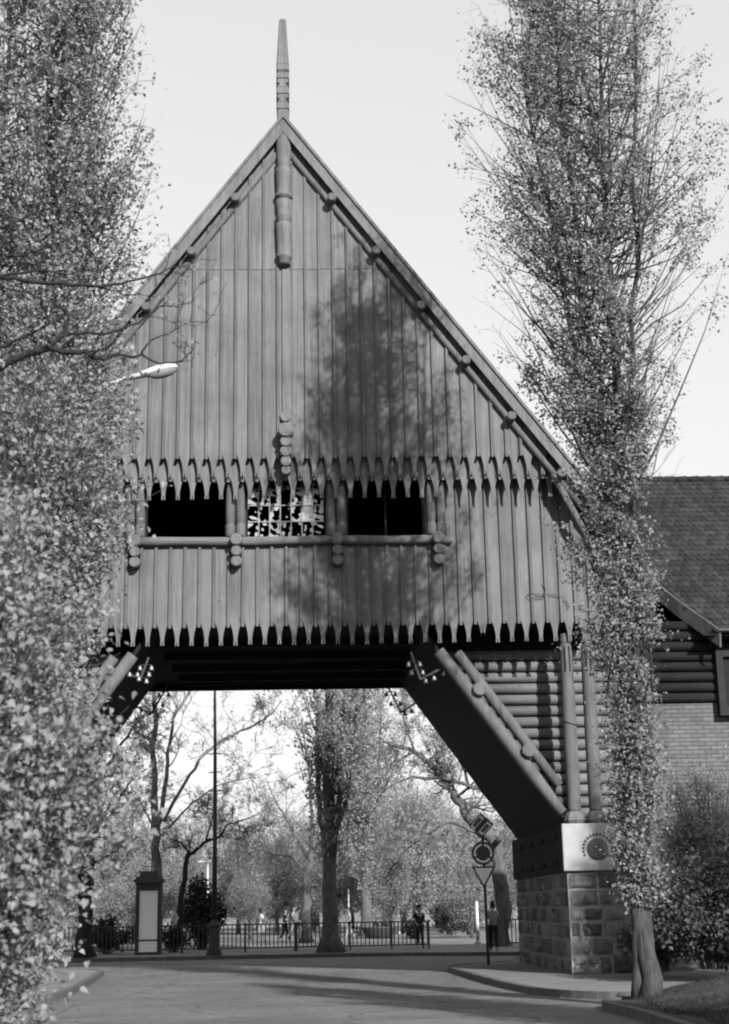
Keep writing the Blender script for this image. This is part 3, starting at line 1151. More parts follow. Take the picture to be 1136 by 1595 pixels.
# dark underside: floor, beams, sloped soffits, the inner walls above the piers
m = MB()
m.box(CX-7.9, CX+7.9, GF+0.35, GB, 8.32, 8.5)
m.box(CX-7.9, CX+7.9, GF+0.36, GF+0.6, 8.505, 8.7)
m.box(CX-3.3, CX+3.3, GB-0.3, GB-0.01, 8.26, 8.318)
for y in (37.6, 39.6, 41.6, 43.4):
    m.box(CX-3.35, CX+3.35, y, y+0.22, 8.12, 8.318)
m.build('floor_beams', 'shade_dark_wood', gate)
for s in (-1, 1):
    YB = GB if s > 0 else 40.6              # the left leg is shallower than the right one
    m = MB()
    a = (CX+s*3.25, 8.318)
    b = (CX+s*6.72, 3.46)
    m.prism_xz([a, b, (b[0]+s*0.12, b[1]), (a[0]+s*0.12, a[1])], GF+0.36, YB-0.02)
    m.build('sloped_soffit', 'shade_dark_wood', gate)
    # front brace: the main log, its thinner companion, and two cross-log ends
    m = MB()
    pa, pb = Vector((CX+s*3.75, GF+0.2, 7.66)), Vector((CX+s*6.60, GF+0.2, 3.70))
    m.tube([pa+(pb-pa)*t for t in (0, .2, .4, .6, .8, 1)], [0.15, .16, .165, .165, .16, .13], 12)
    m.build('brace_log', 'log_wood', gate)
    m = MB()
    pa2, pb2 = Vector((CX+s*4.22, GF+0.36, 7.64)), Vector((CX+s*6.58, GF+0.36, 4.36))
    m.tube([pa2, pa2*0.5+pb2*0.5, pb2], [0.13, 0.14, 0.12], 12)
    m.build('brace_log', 'log_wood', gate)
    for d, z in ((4.70, 6.66), (5.83, 5.16)):
        m = MB()
        m.lathe([(0.15, 0), (0.175, 0.03), (0.17, 0.4)], (CX+s*d, GF-0.08, z+0.02), 9, 'y', smooth=False)
        m.build('cross_log', 'log_wood', gate)
    # wall of round logs set back behind the brace
    m = MB()
    z = 7.72
    i = 0
    while z > 3.6:
        xin = max(CX+4.1+0.0, CX+3.5+(8.3-z)*0.69)
        xa, xb = xin-CX, 8.35
        x_0, x_1 = (CX+s*xa, CX+s*xb)
        r = 0.135
        m.tube([(x_0, 37.15, z), ((x_0+x_1)/2, 37.15+0.01*(i % 3), z), (x_1, 37.15, z)], [r, r*1.02, r], 10)
        z -= 0.283
        i += 1
    m.build('log_wall', 'log_wood_across', gate)
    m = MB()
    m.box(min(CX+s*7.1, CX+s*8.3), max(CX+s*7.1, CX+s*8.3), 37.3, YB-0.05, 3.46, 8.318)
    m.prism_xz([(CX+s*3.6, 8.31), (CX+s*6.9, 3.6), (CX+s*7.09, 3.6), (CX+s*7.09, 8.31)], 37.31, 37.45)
    m.build('side_wall', 'shade_dark_wood', gate)
    # paired round posts on faceted feet
    for px in (6.90, 7.42):
        m = MB()
        xx = CX+s*px
        prof = [(0.155, 3.72), (0.165, 3.8), (0.172, 5.0), (0.165, 6.6), (0.155, 7.55), (0.13, 7.8), (0.115, 8.05)]
        m.lathe(prof, (xx, GF+0.22, 0), 14)
        p = m.build('post', 'log_wood', gate)
        m = MB()
        m.lathe([(0.22, 3.44), (0.27, 3.52), (0.24, 3.62), (0.17, 3.73)], (xx, GF+0.22, 0), 8, smooth=False)
        m.build('post_foot', 'carved_wood', p)
        m = MB()                          # dark strips for the shade in long gouges at the post's top
        for dx in (-0.055, 0.05):
            m.box(xx+dx-0.014, xx+dx+0.014, GF+0.22-0.165, GF+0.22-0.11, 7.1, 7.72)
        m.build('gouge_shade', 'shade_dark_wood', p)

# back gable and side walls close the loft
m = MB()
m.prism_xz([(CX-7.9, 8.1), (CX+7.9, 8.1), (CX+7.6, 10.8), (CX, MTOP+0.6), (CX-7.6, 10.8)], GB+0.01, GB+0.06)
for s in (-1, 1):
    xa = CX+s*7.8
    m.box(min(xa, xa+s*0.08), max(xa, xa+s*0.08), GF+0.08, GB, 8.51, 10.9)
m.build('back_cladding', 'shade_dark_wood', gate)
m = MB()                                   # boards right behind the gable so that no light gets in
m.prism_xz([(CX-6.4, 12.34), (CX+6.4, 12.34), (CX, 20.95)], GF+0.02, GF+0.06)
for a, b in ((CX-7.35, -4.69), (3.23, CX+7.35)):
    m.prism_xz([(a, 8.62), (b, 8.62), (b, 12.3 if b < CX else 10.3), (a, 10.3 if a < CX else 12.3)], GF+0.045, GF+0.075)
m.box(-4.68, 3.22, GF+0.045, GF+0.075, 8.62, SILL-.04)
m.build('inner_lining', 'shade_dark_wood', gate)


# stone piers
def rough_block(mb, x0, x1, z0, z1, y, out, r, axis='x'):
    """one rough-faced stone; its face bulges towards -y (axis x) or towards the road (axis y)"""
    n = 5
    o = len(mb.v)
    pts = []
    for j in range(n):
        for i in range(n):
            u, v = i/(n-1), j/(n-1)
            e = min(u, 1-u, v, 1-v)
            d = out*(0 if e == 0 else (0.6+0.4*r.random()))
            ju = 0.03*(r.random()-.5)
            x = x0+(x1-x0)*u+ju
            z = z0+(z1-z0)*v+0.03*(r.random()-.5)
            if axis == 'x':
                mb.v.append((x, y-d, z))
            else:
                mb.v.append((y+d*axis, x, z))
    for j in range(n-1):
        for i in range(n-1):
            mb.f.append((o+j*n+i, o+j*n+i+1, o+(j+1)*n+i+1, o+(j+1)*n+i))
            mb.sm.append(False)


def stone_face(mb, a0, a1, z0, z1, y, r, axis='x'):
    z = z0
    while z < z1-0.12:
        h = min(r.uniform(0.30, 0.46), z1-z)
        if z1-z-h < 0.15:
            h = z1-z
        a = a0
        while a < a1-0.08:
            w = min(r.uniform(0.28, 0.78), a1-a)
            if a1-a-w < 0.2:
                w = a1-a
            zt = z
            if r.random() < 0.25 and h > 0.36:           # two thin stones in one course
                rough_block(mb, a+.022, a+w-.022, z+.022, z+h*.5-.016, y, r.uniform(.03, .06), r, axis)
                zt = z+h*0.5
            rough_block(mb, a+.016+r.uniform(0, .03), a+w-.016-r.uniform(0, .03), zt+.012+r.uniform(0, .045), z+h-.012-r.uniform(0, .04), y, r.uniform(.03, .07), r, axis)
            a += w
        z += h


for s in (-1, 1):
    xi = CX+s*6.60
    YB = GB if s > 0 else 40.6
    xo = CX+s*8.65
    m = MB()
    m.box(min(xi+s*.02, xo), max(xi+s*.02, xo), 35.83, YB, -0.13, 2.32)
    pier = m.build('pier', 'mortar', gate)
    m = MB()
    r = random.Random(21+s)
    stone_face(m, min(xi+s*.03, xo), max(xi+s*.03, xo), -0.05, 2.30, 35.825, r)
    stone_face(m, 35.87, YB-0.03, -0.05, 2.30, xi+s*.015, r, -s)
    m.build('stonework', 'rubble_stone', pier, fix=False)
    m = MB()
    m.box(min(xi-s*.06, xo), max(xi-s*.06, xo), 35.84, YB+0.06, 2.325, 3.44)
    for k in range(4 if s > 0 else 2):                      # sunk panels along the band facing the road
        ya = 36.6+k*2.15
        m.box(min(xi-s*.10, xi-s*.061), max(xi-s*.10, xi-s*.061), ya, ya+1.5, 2.5, 2.62)
        m.box(min(xi-s*.10, xi-s*.061), max(xi-s*.10, xi-s*.061), ya, ya+1.5, 3.12, 3.24)
    cap = m.build('pier_band', 'shade_dark_pier', gate)
    m = MB()
    m.box(min(xi-s*.07, CX+s*8.5), max(xi-s*.07, CX+s*8.5), 35.70, 35.838, 2.335, 3.435)
    stone = m.build('pier_capital', 'limestone', gate)
    bv = stone.modifiers.new('edge', 'BEVEL')
    bv.width = 0.025
    bv.segments = 2
    ex, ez = CX+s*7.36, 2.83
    m = MB()
    m.lathe([(0.255, 0.0), (0.25, -0.025), (0.20, -0.05), (0.10, -0.062), (0.02, -0.064)], (ex, 35.699, ez), 28, 'y')
    m.build('sun_disc', 'worn_relief', stone)
    for k in range(17):
        th = radians(-22+k*14)
        m = MB()
        m.lathe([(0.028, 0.0), (0.028, -0.02), (0.012, -0.025)], (ex+cos(th)*0.345, 35.699, ez+sin(th)*0.345), 8, 'y')
        m.build('sun_ray', 'worn_relief', stone)
    m = MB()
    m.box(min(xi-s*.02, xo), max(xi-s*.02, xo), 35.86, YB, 3.441, 3.459)
    m.build('pier_top', 'shade_dark_pier', gate)

# ================================================================== THE BRICK HOUSE beside the gate
house = thing('brick_house', 'brick house with tiled roof and log band under the eave, beside the gatehouse', 'house', (12, 38, 0))
HX0, HX1 = CX+8.72, 24.0
m = MB()
m.box(HX0, HX1, 38.0, 46.0, 2.3, 6.55)
m.build('brick_wall', 'pale_brick', house)
m = MB()
m.box(HX0, HX1, 36.6, 46.0, -0.13, 2.29)
pl = m.build('plinth', 'mortar', house)
m = MB()
stone_face(m, HX0+.02, 15.5, -0.05, 2.28, 36.595, random.Random(77))
m.build('stonework', 'rubble_stone', pl, fix=False)
m = MB()
z = 6.69
i = 0
while z < 8.6:
    m.tube([(HX0, 38.02, z), (15, 38.02+.01*(i % 2), z), (HX1, 38.02, z)], 0.14, 10)
    z += 0.27
    i += 1
m.box(HX0, HX1, 38.1, 46, 6.56, 8.7)
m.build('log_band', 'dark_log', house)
m = MB()
for x0, x1, z0, z1 in ((10.32, 10.50, 6.2, 7.95), (11.9, 12.08, 6.2, 7.95), (10.501, 11.899, 7.72, 7.95), (10.501, 11.899, 6.2, 6.42), (11.14, 11.24, 6.421, 7.719)):
    m.box(x0, x1, 37.72, 37.98, z0, z1)
wd = m.build('window', 'dark_log', house)  # casing coloured dark to stand in for the eave's shadow
m = MB()
m.box(10.51, 11.89, 37.84, 37.86, 6.43, 7.71)
m.build('pane', 'cloth_dark', wd)
# roof slope with tiles, cut by a slanting verge at its lower left corner
EY, EZ, RY, RZ = 37.15, 8.30, 42.0, 13.72
sl = (RZ-EZ)/(RY-EY)


def verge_x(y):
    return float(np.interp(y, [37.15, 38.0, 39.6, 42.0], [10.30, 9.55, 8.3, 8.05]))


m = MB()
q = [(10.30, EY, EZ), (HX1, EY, EZ), (HX1, RY, RZ), (8.05, RY, RZ), (8.3, 39.6, EZ+sl*(39.6-EY)), (9.55, 38.0, EZ+sl*.85)]
m.slab(q, -0.08)
q = [(8.05, RY, RZ), (HX1, RY, RZ), (HX1, 47, EZ), (8.05, 47, EZ)]
m.slab(q, -0.08)
rf = m.build('roof', 'roof_tile', house)
m = MB()
rt = random.Random(8)
ln = sqrt((RY-EY)**2+(RZ-EZ)**2)
dy, dz = (RY-EY)/ln, (RZ-EZ)/ln
ny_, nz_ = -dz, dy
rows = 30
step = ln/rows
for r in range(rows):
    u0, u1 = r*step-0.03, (r+1)*step+0.05
    xo = 0.09 if r % 2 else 0
    k0 = int((verge_x(EY+dy*max(0, u0))-8)/0.18)
    for k in range(k0, 58):
        x0 = 8.0+k*0.18+xo
        x1 = x0+0.172
        j = rt.uniform(0, 0.012)
        lift0, lift1 = 0.030+j, 0.006
        pts = []
        for x, u, l in ((x0, u0+.03, lift0), (x0+.05, u0, lift0), (x1-.05, u0, lift0), (x1, u0+.03, lift0), (x1, u1, lift1), (x0, u1, lift1)):
            pts.append((x, EY+dy*u+ny_*l, EZ+dz*u+nz_*l))
        m.add(pts, [(0, 1, 2, 3, 4, 5)])
        m.add([pts[1], pts[2], (pts[2][0], pts[2][1]+.0, pts[2][2]-.03), (pts[1][0], pts[1][1], pts[1][2]-.03)], [(0, 1, 2, 3)])
m.build('tiles', 'roof_tile', rf, fix=False)
m = MB()
for k in range(44):
    x = 8.05+k*0.37
    m.tube([(x, RY, RZ+0.03), (x+0.39, RY, RZ+0.045)], [0.10, 0.115], 8)
m.build('ridge_tiles', 'roof_tile', rf, fix=False)
m = MB()
vp_ = [Vector((10.34, EY-.05, EZ)), Vector((9.55, 38.0-.03, EZ+sl*.85)), Vector((8.3, 39.57, EZ+sl*2.45))]
for a, b in zip(vp_[:-1], vp_[1:]):
    dn = Vector((0.0, 0.10, -0.42))
    ot = Vector((-0.05, -0.03, 0))
    m.add([a, b, b+dn, a+dn, a+ot, b+ot, b+dn+ot, a+dn+ot], [(0, 1, 2, 3), (4, 7, 6, 5), (0, 4, 5, 1), (3, 2, 6, 7), (0, 3, 7, 4), (1, 5, 6, 2)])
m.build('bargeboard', 'log_wood', house)
m = MB()
o = len(m.v)
for x in (10.28, HX1):
    for k in range(9):
        th = pi+pi*k/8
        m.v.append((x, EY-0.07+cos(th)*0.075, EZ+0.02+sin(th)*0.075))
for k in range(8):
    m.f.append((k, k+1, k+10, k+9))
    m.sm.append(True)
g = m.build('gutter', 'zinc', house, fix=False)
so = g.modifiers.new('sheet', 'SOLIDIFY')
so.thickness = 0.008
m = MB()
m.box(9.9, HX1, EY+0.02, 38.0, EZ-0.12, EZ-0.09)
m.build('eave_soffit', 'shade_dark_wood', house)

# ================================================================== WIRES AND INSULATORS
m = MB()
pts = [at(x, y, GF-0.06) for x, y in ((846, 907), (850, 918), (847, 931), (826, 932), (821, 928), (824, 924), (840, 926), (862, 926), (876, 930), (884, 938), (887, 948))]
m.tube(pts, 0.011, 5)
tag(m.build('loose_cable', 'black_iron'), 'thin dark cable looping loosely across the lower right boards of the gatehouse', 'cable')
m = MB()
m.tube([(CX+6.9+0.185*cos(t), GF+0.22+0.185*sin(t), 5.87-0.05*sin(-t)+0.06*cos(t)*(-1)) for t in np.linspace(0, 2*pi, 17)], 0.012, 5)
tag(m.build('wire_loop', 'black_iron'), 'dark wire loop tied round the left one of the paired posts', 'wire')


def insulator_bracket(label, p0, p1, p2):
    """an angle-iron bracket bent to a V, with insulators along both arms"""
    root = thing('insulator_bracket', label, 'bracket', p1, 'insulator brackets under the gatehouse')
    m = MB()
    m.tube([p0, p1], 0.035, 4, smooth=False)
    m.tube([p1, p2], 0.035, 4, smooth=False)
    m.build('arms', 'black_iron', root)
    sp = [p0.lerp(p1, t) for t in (0.35, 0.65, 0.95)]+[p1.lerp(p2, t) for t in (0.35, 0.8)]
    for i, p in enumerate(sp):
        for s in ((-1, 1) if i < 2 else (1,)):
            m = MB()
            c = p+Vector((s*0.14, -0.02, -0.09))
            m.tube([p, p+Vector((s*0.14, -0.02, 0)), c], 0.012, 4)
            m.build('pin', 'black_iron', root)
            m = MB()
            m.lathe([(0.02, 0.07), (0.05, 0.05), (0.04, 0.02), (0.065, -0.02), (0.055, -0.05), (0.02, -0.055)], c, 8)
            m.build('insulator', 'porcelain', root)
    return root


insulator_bracket('black bent bracket with insulators against the sky at the top left of the arch', at(266, 1060, 45.0), at(236, 1112, 45.0), at(208, 1099, 45.0))
insulator_bracket('black bent bracket with insulators against the sky at the top right of the arch', at(600, 1060, 45.0), at(625, 1110, 45.0), at(652, 1092, 45.0))
insulator_bracket('bracket with pale insulators in the shadow above the left brace', at(232, 1024, 36.1), at(219, 1058, 36.1), at(187, 1043, 36.1))
insulator_bracket('bracket with insulators in the shadow above the right brace', at(640, 1015, 36.1), at(655, 1058, 36.1), at(690, 1040, 36.1))

# ================================================================== STREET LAMP
LX, LY = -5.6, 27.3
lamp = thing('street_lamp', 'pale street lamp head reaching out of the left trees before the gable', 'street lamp', (LX, LY, 0))
m = MB()
m.tube([(LX, LY, -0.1), (LX, LY, 2.0), (LX, LY, 8.0), (LX, LY, 10.2)], [0.12, 0.10, 0.07, 0.06], 10)
m.build('pole', 'pole_grey', lamp)
a0, a1 = at(120, 618, 27.0), at(198, 588, 27.0)
m = MB()
m.tube([(LX, LY, 10.2), (LX+0.15, LY-.05, 10.75), tuple(a0), tuple(a1)], [0.055, 0.05, 0.035, 0.035], 8)
m.build('arm', 'painted_white', lamp)
ax = at(277, 571, 27.0)-at(197, 591, 27.0)
hl = ax.length
u = ax.normalized()
side = Vector((0, 1, 0))
upv = side.cross(u)*-1
if upv.z < 0:
    upv = -upv
m = MB()
o = at(197, 591, 27.0)
ring = []
prof = [(0.0, 0.045, 0.05, 0.02), (0.12, 0.06, 0.07, 0.03), (0.35, 0.10, 0.09, 0.05), (0.6, 0.15, 0.12, 0.07), (0.85, 0.15, 0.11, 0.07), (0.96, 0.10, 0.06, 0.05), (1.0, 0.04, 0.02, 0.02)]
for t, w, h, d in prof:
    for k in range(12):
        th = 2*pi*k/12
        zz = sin(th)
        p = o+u*(t*hl)+side*cos(th)*w+upv*(zz*h if zz > 0 else zz*d)
        m.v.append(tuple(p))
for i in range(len(prof)-1):
    for k in range(12):
        k2 = (k+1) % 12
        m.f.append((i*12+k, i*12+k2, (i+1)*12+k2, (i+1)*12+k))
        m.sm.append(True)
m.build('lamp_head', 'painted_white', lamp)
m = MB()
for i, t in enumerate(np.linspace(0.42, 0.97, 6)):
    rr = 0.125*sqrt(max(0.03, 1-((t-0.695)/0.29)**2))
    for k in range(10):
        th = pi+pi*k/9
        p = o+u*(t*hl)+side*cos(th)*rr+upv*(sin(th)*rr*1.0-0.03)
        m.v.append(tuple(p))
for i in range(5):
    for k in range(9):
        m.f.append((i*10+k, i*10+k+1, (i+1)*10+k+1, (i+1)*10+k))
        m.sm.append(True)
m.build('lamp_glass', 'zinc', lamp)

# ================================================================== ROAD SIGNS on one post
SX, SY = 4.62, 42.7
sgn = thing('road_sign', 'post with end-of-priority, roundabout and give-way signs beside the right pier', 'road sign', (SX, SY, 0))
pt, pb = at(752, 1300, SY), at(761.5, 1503, SY)
m = MB()
m.tube([tuple(pb+Vector((0, 0.06, -0.02))), tuple((pt+pb)/2+Vector((0, 0.06, 0))), tuple(pt+Vector((0, 0.06, 0)))], 0.042, 10)
m.build('pole', 'pole_grey', sgn)


def plate(pix, y, th, mat, name, parent):
    m = MB()
    pts = [at(x, yy, y) for x, yy in pix]
    m.prism_xz([(p.x, p.z) for p in pts], y, y+th)
    return m.build(name, mat, parent)


def inset(pix, k):
    cx = sum(p[0] for p in pix)/len(pix)
    cy = sum(p[1] for p in pix)/len(pix)
    return [(cx+(x-cx)*k, cy+(y-cy)*k) for x, y in pix]


tri = [(734.5, 1349.5), (772.5, 1349), (754, 1384)]
tp = plate(tri, SY-0.03, 0.02, 'sign_dark', 'give_way_plate', sgn)
plate(inset(tri, 0.76), SY-0.036, 0.005, 'sign_light', 'field', tp)
dia = [(748.5, 1265.5), (769.6, 1284), (752, 1304), (730, 1286.6)]
dp = plate(dia, SY-0.03, 0.02, 'sign_dark', 'priority_plate', sgn)
L1 = [(747.5, 1268.5), (754.5, 1274.5), (738.5, 1293), (733, 1287)]
L2 = [(759.5, 1279), (766.5, 1285), (751.5, 1301), (745, 1296)]
for Lq in (L1, L2):
    f = plate(Lq, SY-0.036, 0.005, 'sign_light', 'panel', dp)
    plate(inset(Lq, 0.68), SY-0.041, 0.004, 'sign_mid', 'panel_field', f)
rc = at(752.3, 1329, SY)
m = MB()
m.lathe([(0.325, 0), (0.325, 0.02)], (rc.x, SY-0.03, rc.z), 36, 'y')
rp = m.build('roundabout_plate', 'sign_dark', sgn)
for k in range(3):
    m = MB()
    a0 = radians(96-k*120)
    a1 = radians(96-k*120+92)
    outer, inner = 0.262, 0.205
    n = 12
    pts_o = [(rc.x+cos(a0+(a1-a0)*i/n)*outer, rc.z+sin(a0+(a1-a0)*i/n)*outer) for i in range(n+1)]
    pts_i = [(rc.x+cos(a0+(a1-a0)*i/n)*inner, rc.z+sin(a0+(a1-a0)*i/n)*inner) for i in range(n+1)]
    # arrow head at the a1 end (traffic runs anticlockwise)
    mid = (outer+inner)/2
    tipa = a1+radians(17)
    head = [(rc.x+cos(a1)*0.285, rc.z+sin(a1)*0.285), (rc.x+cos(tipa)*mid, rc.z+sin(tipa)*mid), (rc.x+cos(a1)*0.178, rc.z+sin(a1)*0.178)]
    poly = pts_o+head+pts_i[::-1]
    m.prism_xz(poly, SY-0.036, SY-0.031)
    m.build('arrow', 'sign_light', rp)

# ================================================================== KIOSK PILLAR, MAST, FENCES
KX, KY = -6.74, 60.0
kio = thing('poster_pillar', 'dark square pillar with a pale poster panel and stepped cap', 'pillar', (KX, KY, 0))
m = MB()
hw, dp_ = 0.50, 0.55
m.box(KX-hw, KX-hw+0.14, KY, KY+dp_, 0, 2.72)
m.box(KX+hw-0.14, KX+hw, KY, KY+dp_, 0, 2.72)
m.box(KX-hw+.141, KX+hw-.141, KY, KY+dp_, 2.42, 2.72)
m.box(KX-hw+.141, KX+hw-.141, KY, KY+dp_, 0, 0.10)
m.box(KX-hw+.141, KX+hw-.141, KY+.01, KY+dp_, 0.52, 0.57)
m.box(KX-hw+.141, KX+hw-.141, KY+.2, KY+dp_-.02, 0.101, 2.419)
m.build('frame', 'black_iron', kio)
m = MB()
m.box(KX-hw+.143, KX+hw-.143, KY+.04, KY+.19, 0.572, 2.418)
m.box(KX-hw+.143, KX+hw-.143, KY+.04, KY+.19, 0.102, 0.518)
m.build('poster_panel', 'poster_panel', kio)
m = MB()
m.box(KX-.58, KX+.58, KY-.08, KY+dp_+.08, 2.722, 2.86)
m.box(KX-.50, KX+.50, KY-.02, KY+dp_+.02, 2.862, 2.96)
m.box(KX-.36, KX+.36, KY+.06, KY+dp_-.06, 2.962, 3.16)
m.build('cap', 'pole_grey', kio)
m = MB()
m.tube([(KX+.08, KY+.27, 3.16), (KX+.08, KY+.27, 4.25)], [0.03, 0.015], 6)
for z, w in ((3.35, .30), (3.6, .22), (3.85, .14)):
    m.tube([(KX+.08-w, KY+.27, z), (KX+.08+w, KY+.27, z)], 0.015, 5)
m.build('finial', 'black_iron', kio)

MX, MY = -3.97, 57.2
mast = thing('tall_mast', 'tall thin dark mast with rungs on a square pedestal', 'mast', (MX, MY, 0))
m = MB()
sq_ring(m, [(0, .29), (.12, .29), (.13, .25), (.24, .25), (.26, .2), (1.0, .18), (1.03, .23), (1.14, .23), (1.16, .15), (1.25, .12)], MX, MY, 1, 1)
m.build('pedestal', 'black_iron', mast)
m = MB()
m.tube([(MX, MY, 1.2), (MX, MY, 4), (MX-.02, MY, 7.3), (MX-.05, MY, 9.85)], [0.10, 0.085, 0.065, 0.045], 8)
m.build('shaft', 'black_iron', mast)
m = MB()
for z in (6.0, 6.7, 7.4):
    m.tube([(MX-.25, MY, z), (MX+.22, MY, z+.03)], 0.022, 5)
m.build('rungs', 'black_iron', mast)


def fence(label, xa, xb, y, posts, z=0.0, h=1.08):
    root = thing('railing_fence', label, 'fence', ((xa+xb)/2, y, z), 'iron railings along the park')
    m = MB()
    m.box(xa, xb, y-.02, y+.02, z+h-.05, z+h)
    m.box(xa, xb, y-.02, y+.02, z+.14, z+.19)
    x = xa+.08
    while x < xb:
        m.box(x-.021, x+.021, y-.012, y+.012, z+.191, z+h-.051)
        x += 0.165
    m.build('railing', 'black_iron', root)
    for px, w in posts:
        m = MB()
        m.box(px-w, px+w, y-w-.021, y-.0215, z-.1, z+h+.03)
        m.build('post', 'black_iron', root)
    return root


fence('long black iron railing behind the pillar and the mast', -14.0, 4.30, 61.0, [(-12.5, .04), (-9.6, .04), (-5.5, .04), (-3.0, .04), (-1.0, .07), (1.15, .03), (2.8, .03), (4.05, .03), (4.28, .03)])
fence('short black iron railing at the edge of the right pier', 7.35, 11.5, 61.0, [(7.36, .03), (9.4, .03), (11.4, .03)])

for lab, px, y0, y1, Y, r in (('slim white post standing beside the give-way sign', 745, 1404, 1471, 66.5, .085), ('white lamp post with flat head beside the tall mast', 323, 1343, 1446, 88, .07), ('tall thin white post behind the middle of the railing', 622, 1361, 1456, 97, .055), ('faint white post just right of the big poplar trunk', 544, 1385, 1452, 97, .05), ('short bright white post behind the fence between pillar and mast', 296, 1431, 1461, 82, .06)):
    a, b = at(px, y0, Y), at(px, y1, Y)
    root = thing('white_post', lab, 'post', (b.x, Y, 0), 'white posts in the park')
    m = MB()
    m.tube([(b.x, Y, 0), (b.x, Y, a.z)], [r, r*.8], 8)
    m.build('shaft', 'painted_white', root)
    m = MB()
    m.lathe([(r*1.6, 0), (r*1.6, .12), (r, .16)], (b.x, Y, 0), 8)
    m.build('foot', 'painted_white', root)
    if 'head' in lab:
        m = MB()
        m.box(b.x-.55, b.x+.2, Y-.12, Y+.12, a.z, a.z+.1)
        m.build('lamp_head', 'painted_white', root)

# ================================================================== PEOPLE


def skinned(name, verts, edges, mat, parent, rootv, sub=2, smooth=True):
    me = bpy.data.meshes.new(name)
    me.from_pydata([v[:3] for v in verts], edges, [])
    me.materials.append(MATS[mat])
    o = bpy.data.objects.new(name, me)
    COL.objects.link(o)
    if parent:
        o.parent = parent
    sk = o.modifiers.new('skin', 'SKIN')
    sk.use_smooth_shade = True
    for i, v in enumerate(verts):
        r = v[3]
        me.skin_vertices[0].data[i].radius = (r, v[4] if len(v) > 4 else r)
        me.skin_vertices[0].data[i].use_root = (i == rootv)
    ss = o.modifiers.new('sub', 'SUBSURF')
    ss.levels = sub
    ss.render_levels = sub
    return o


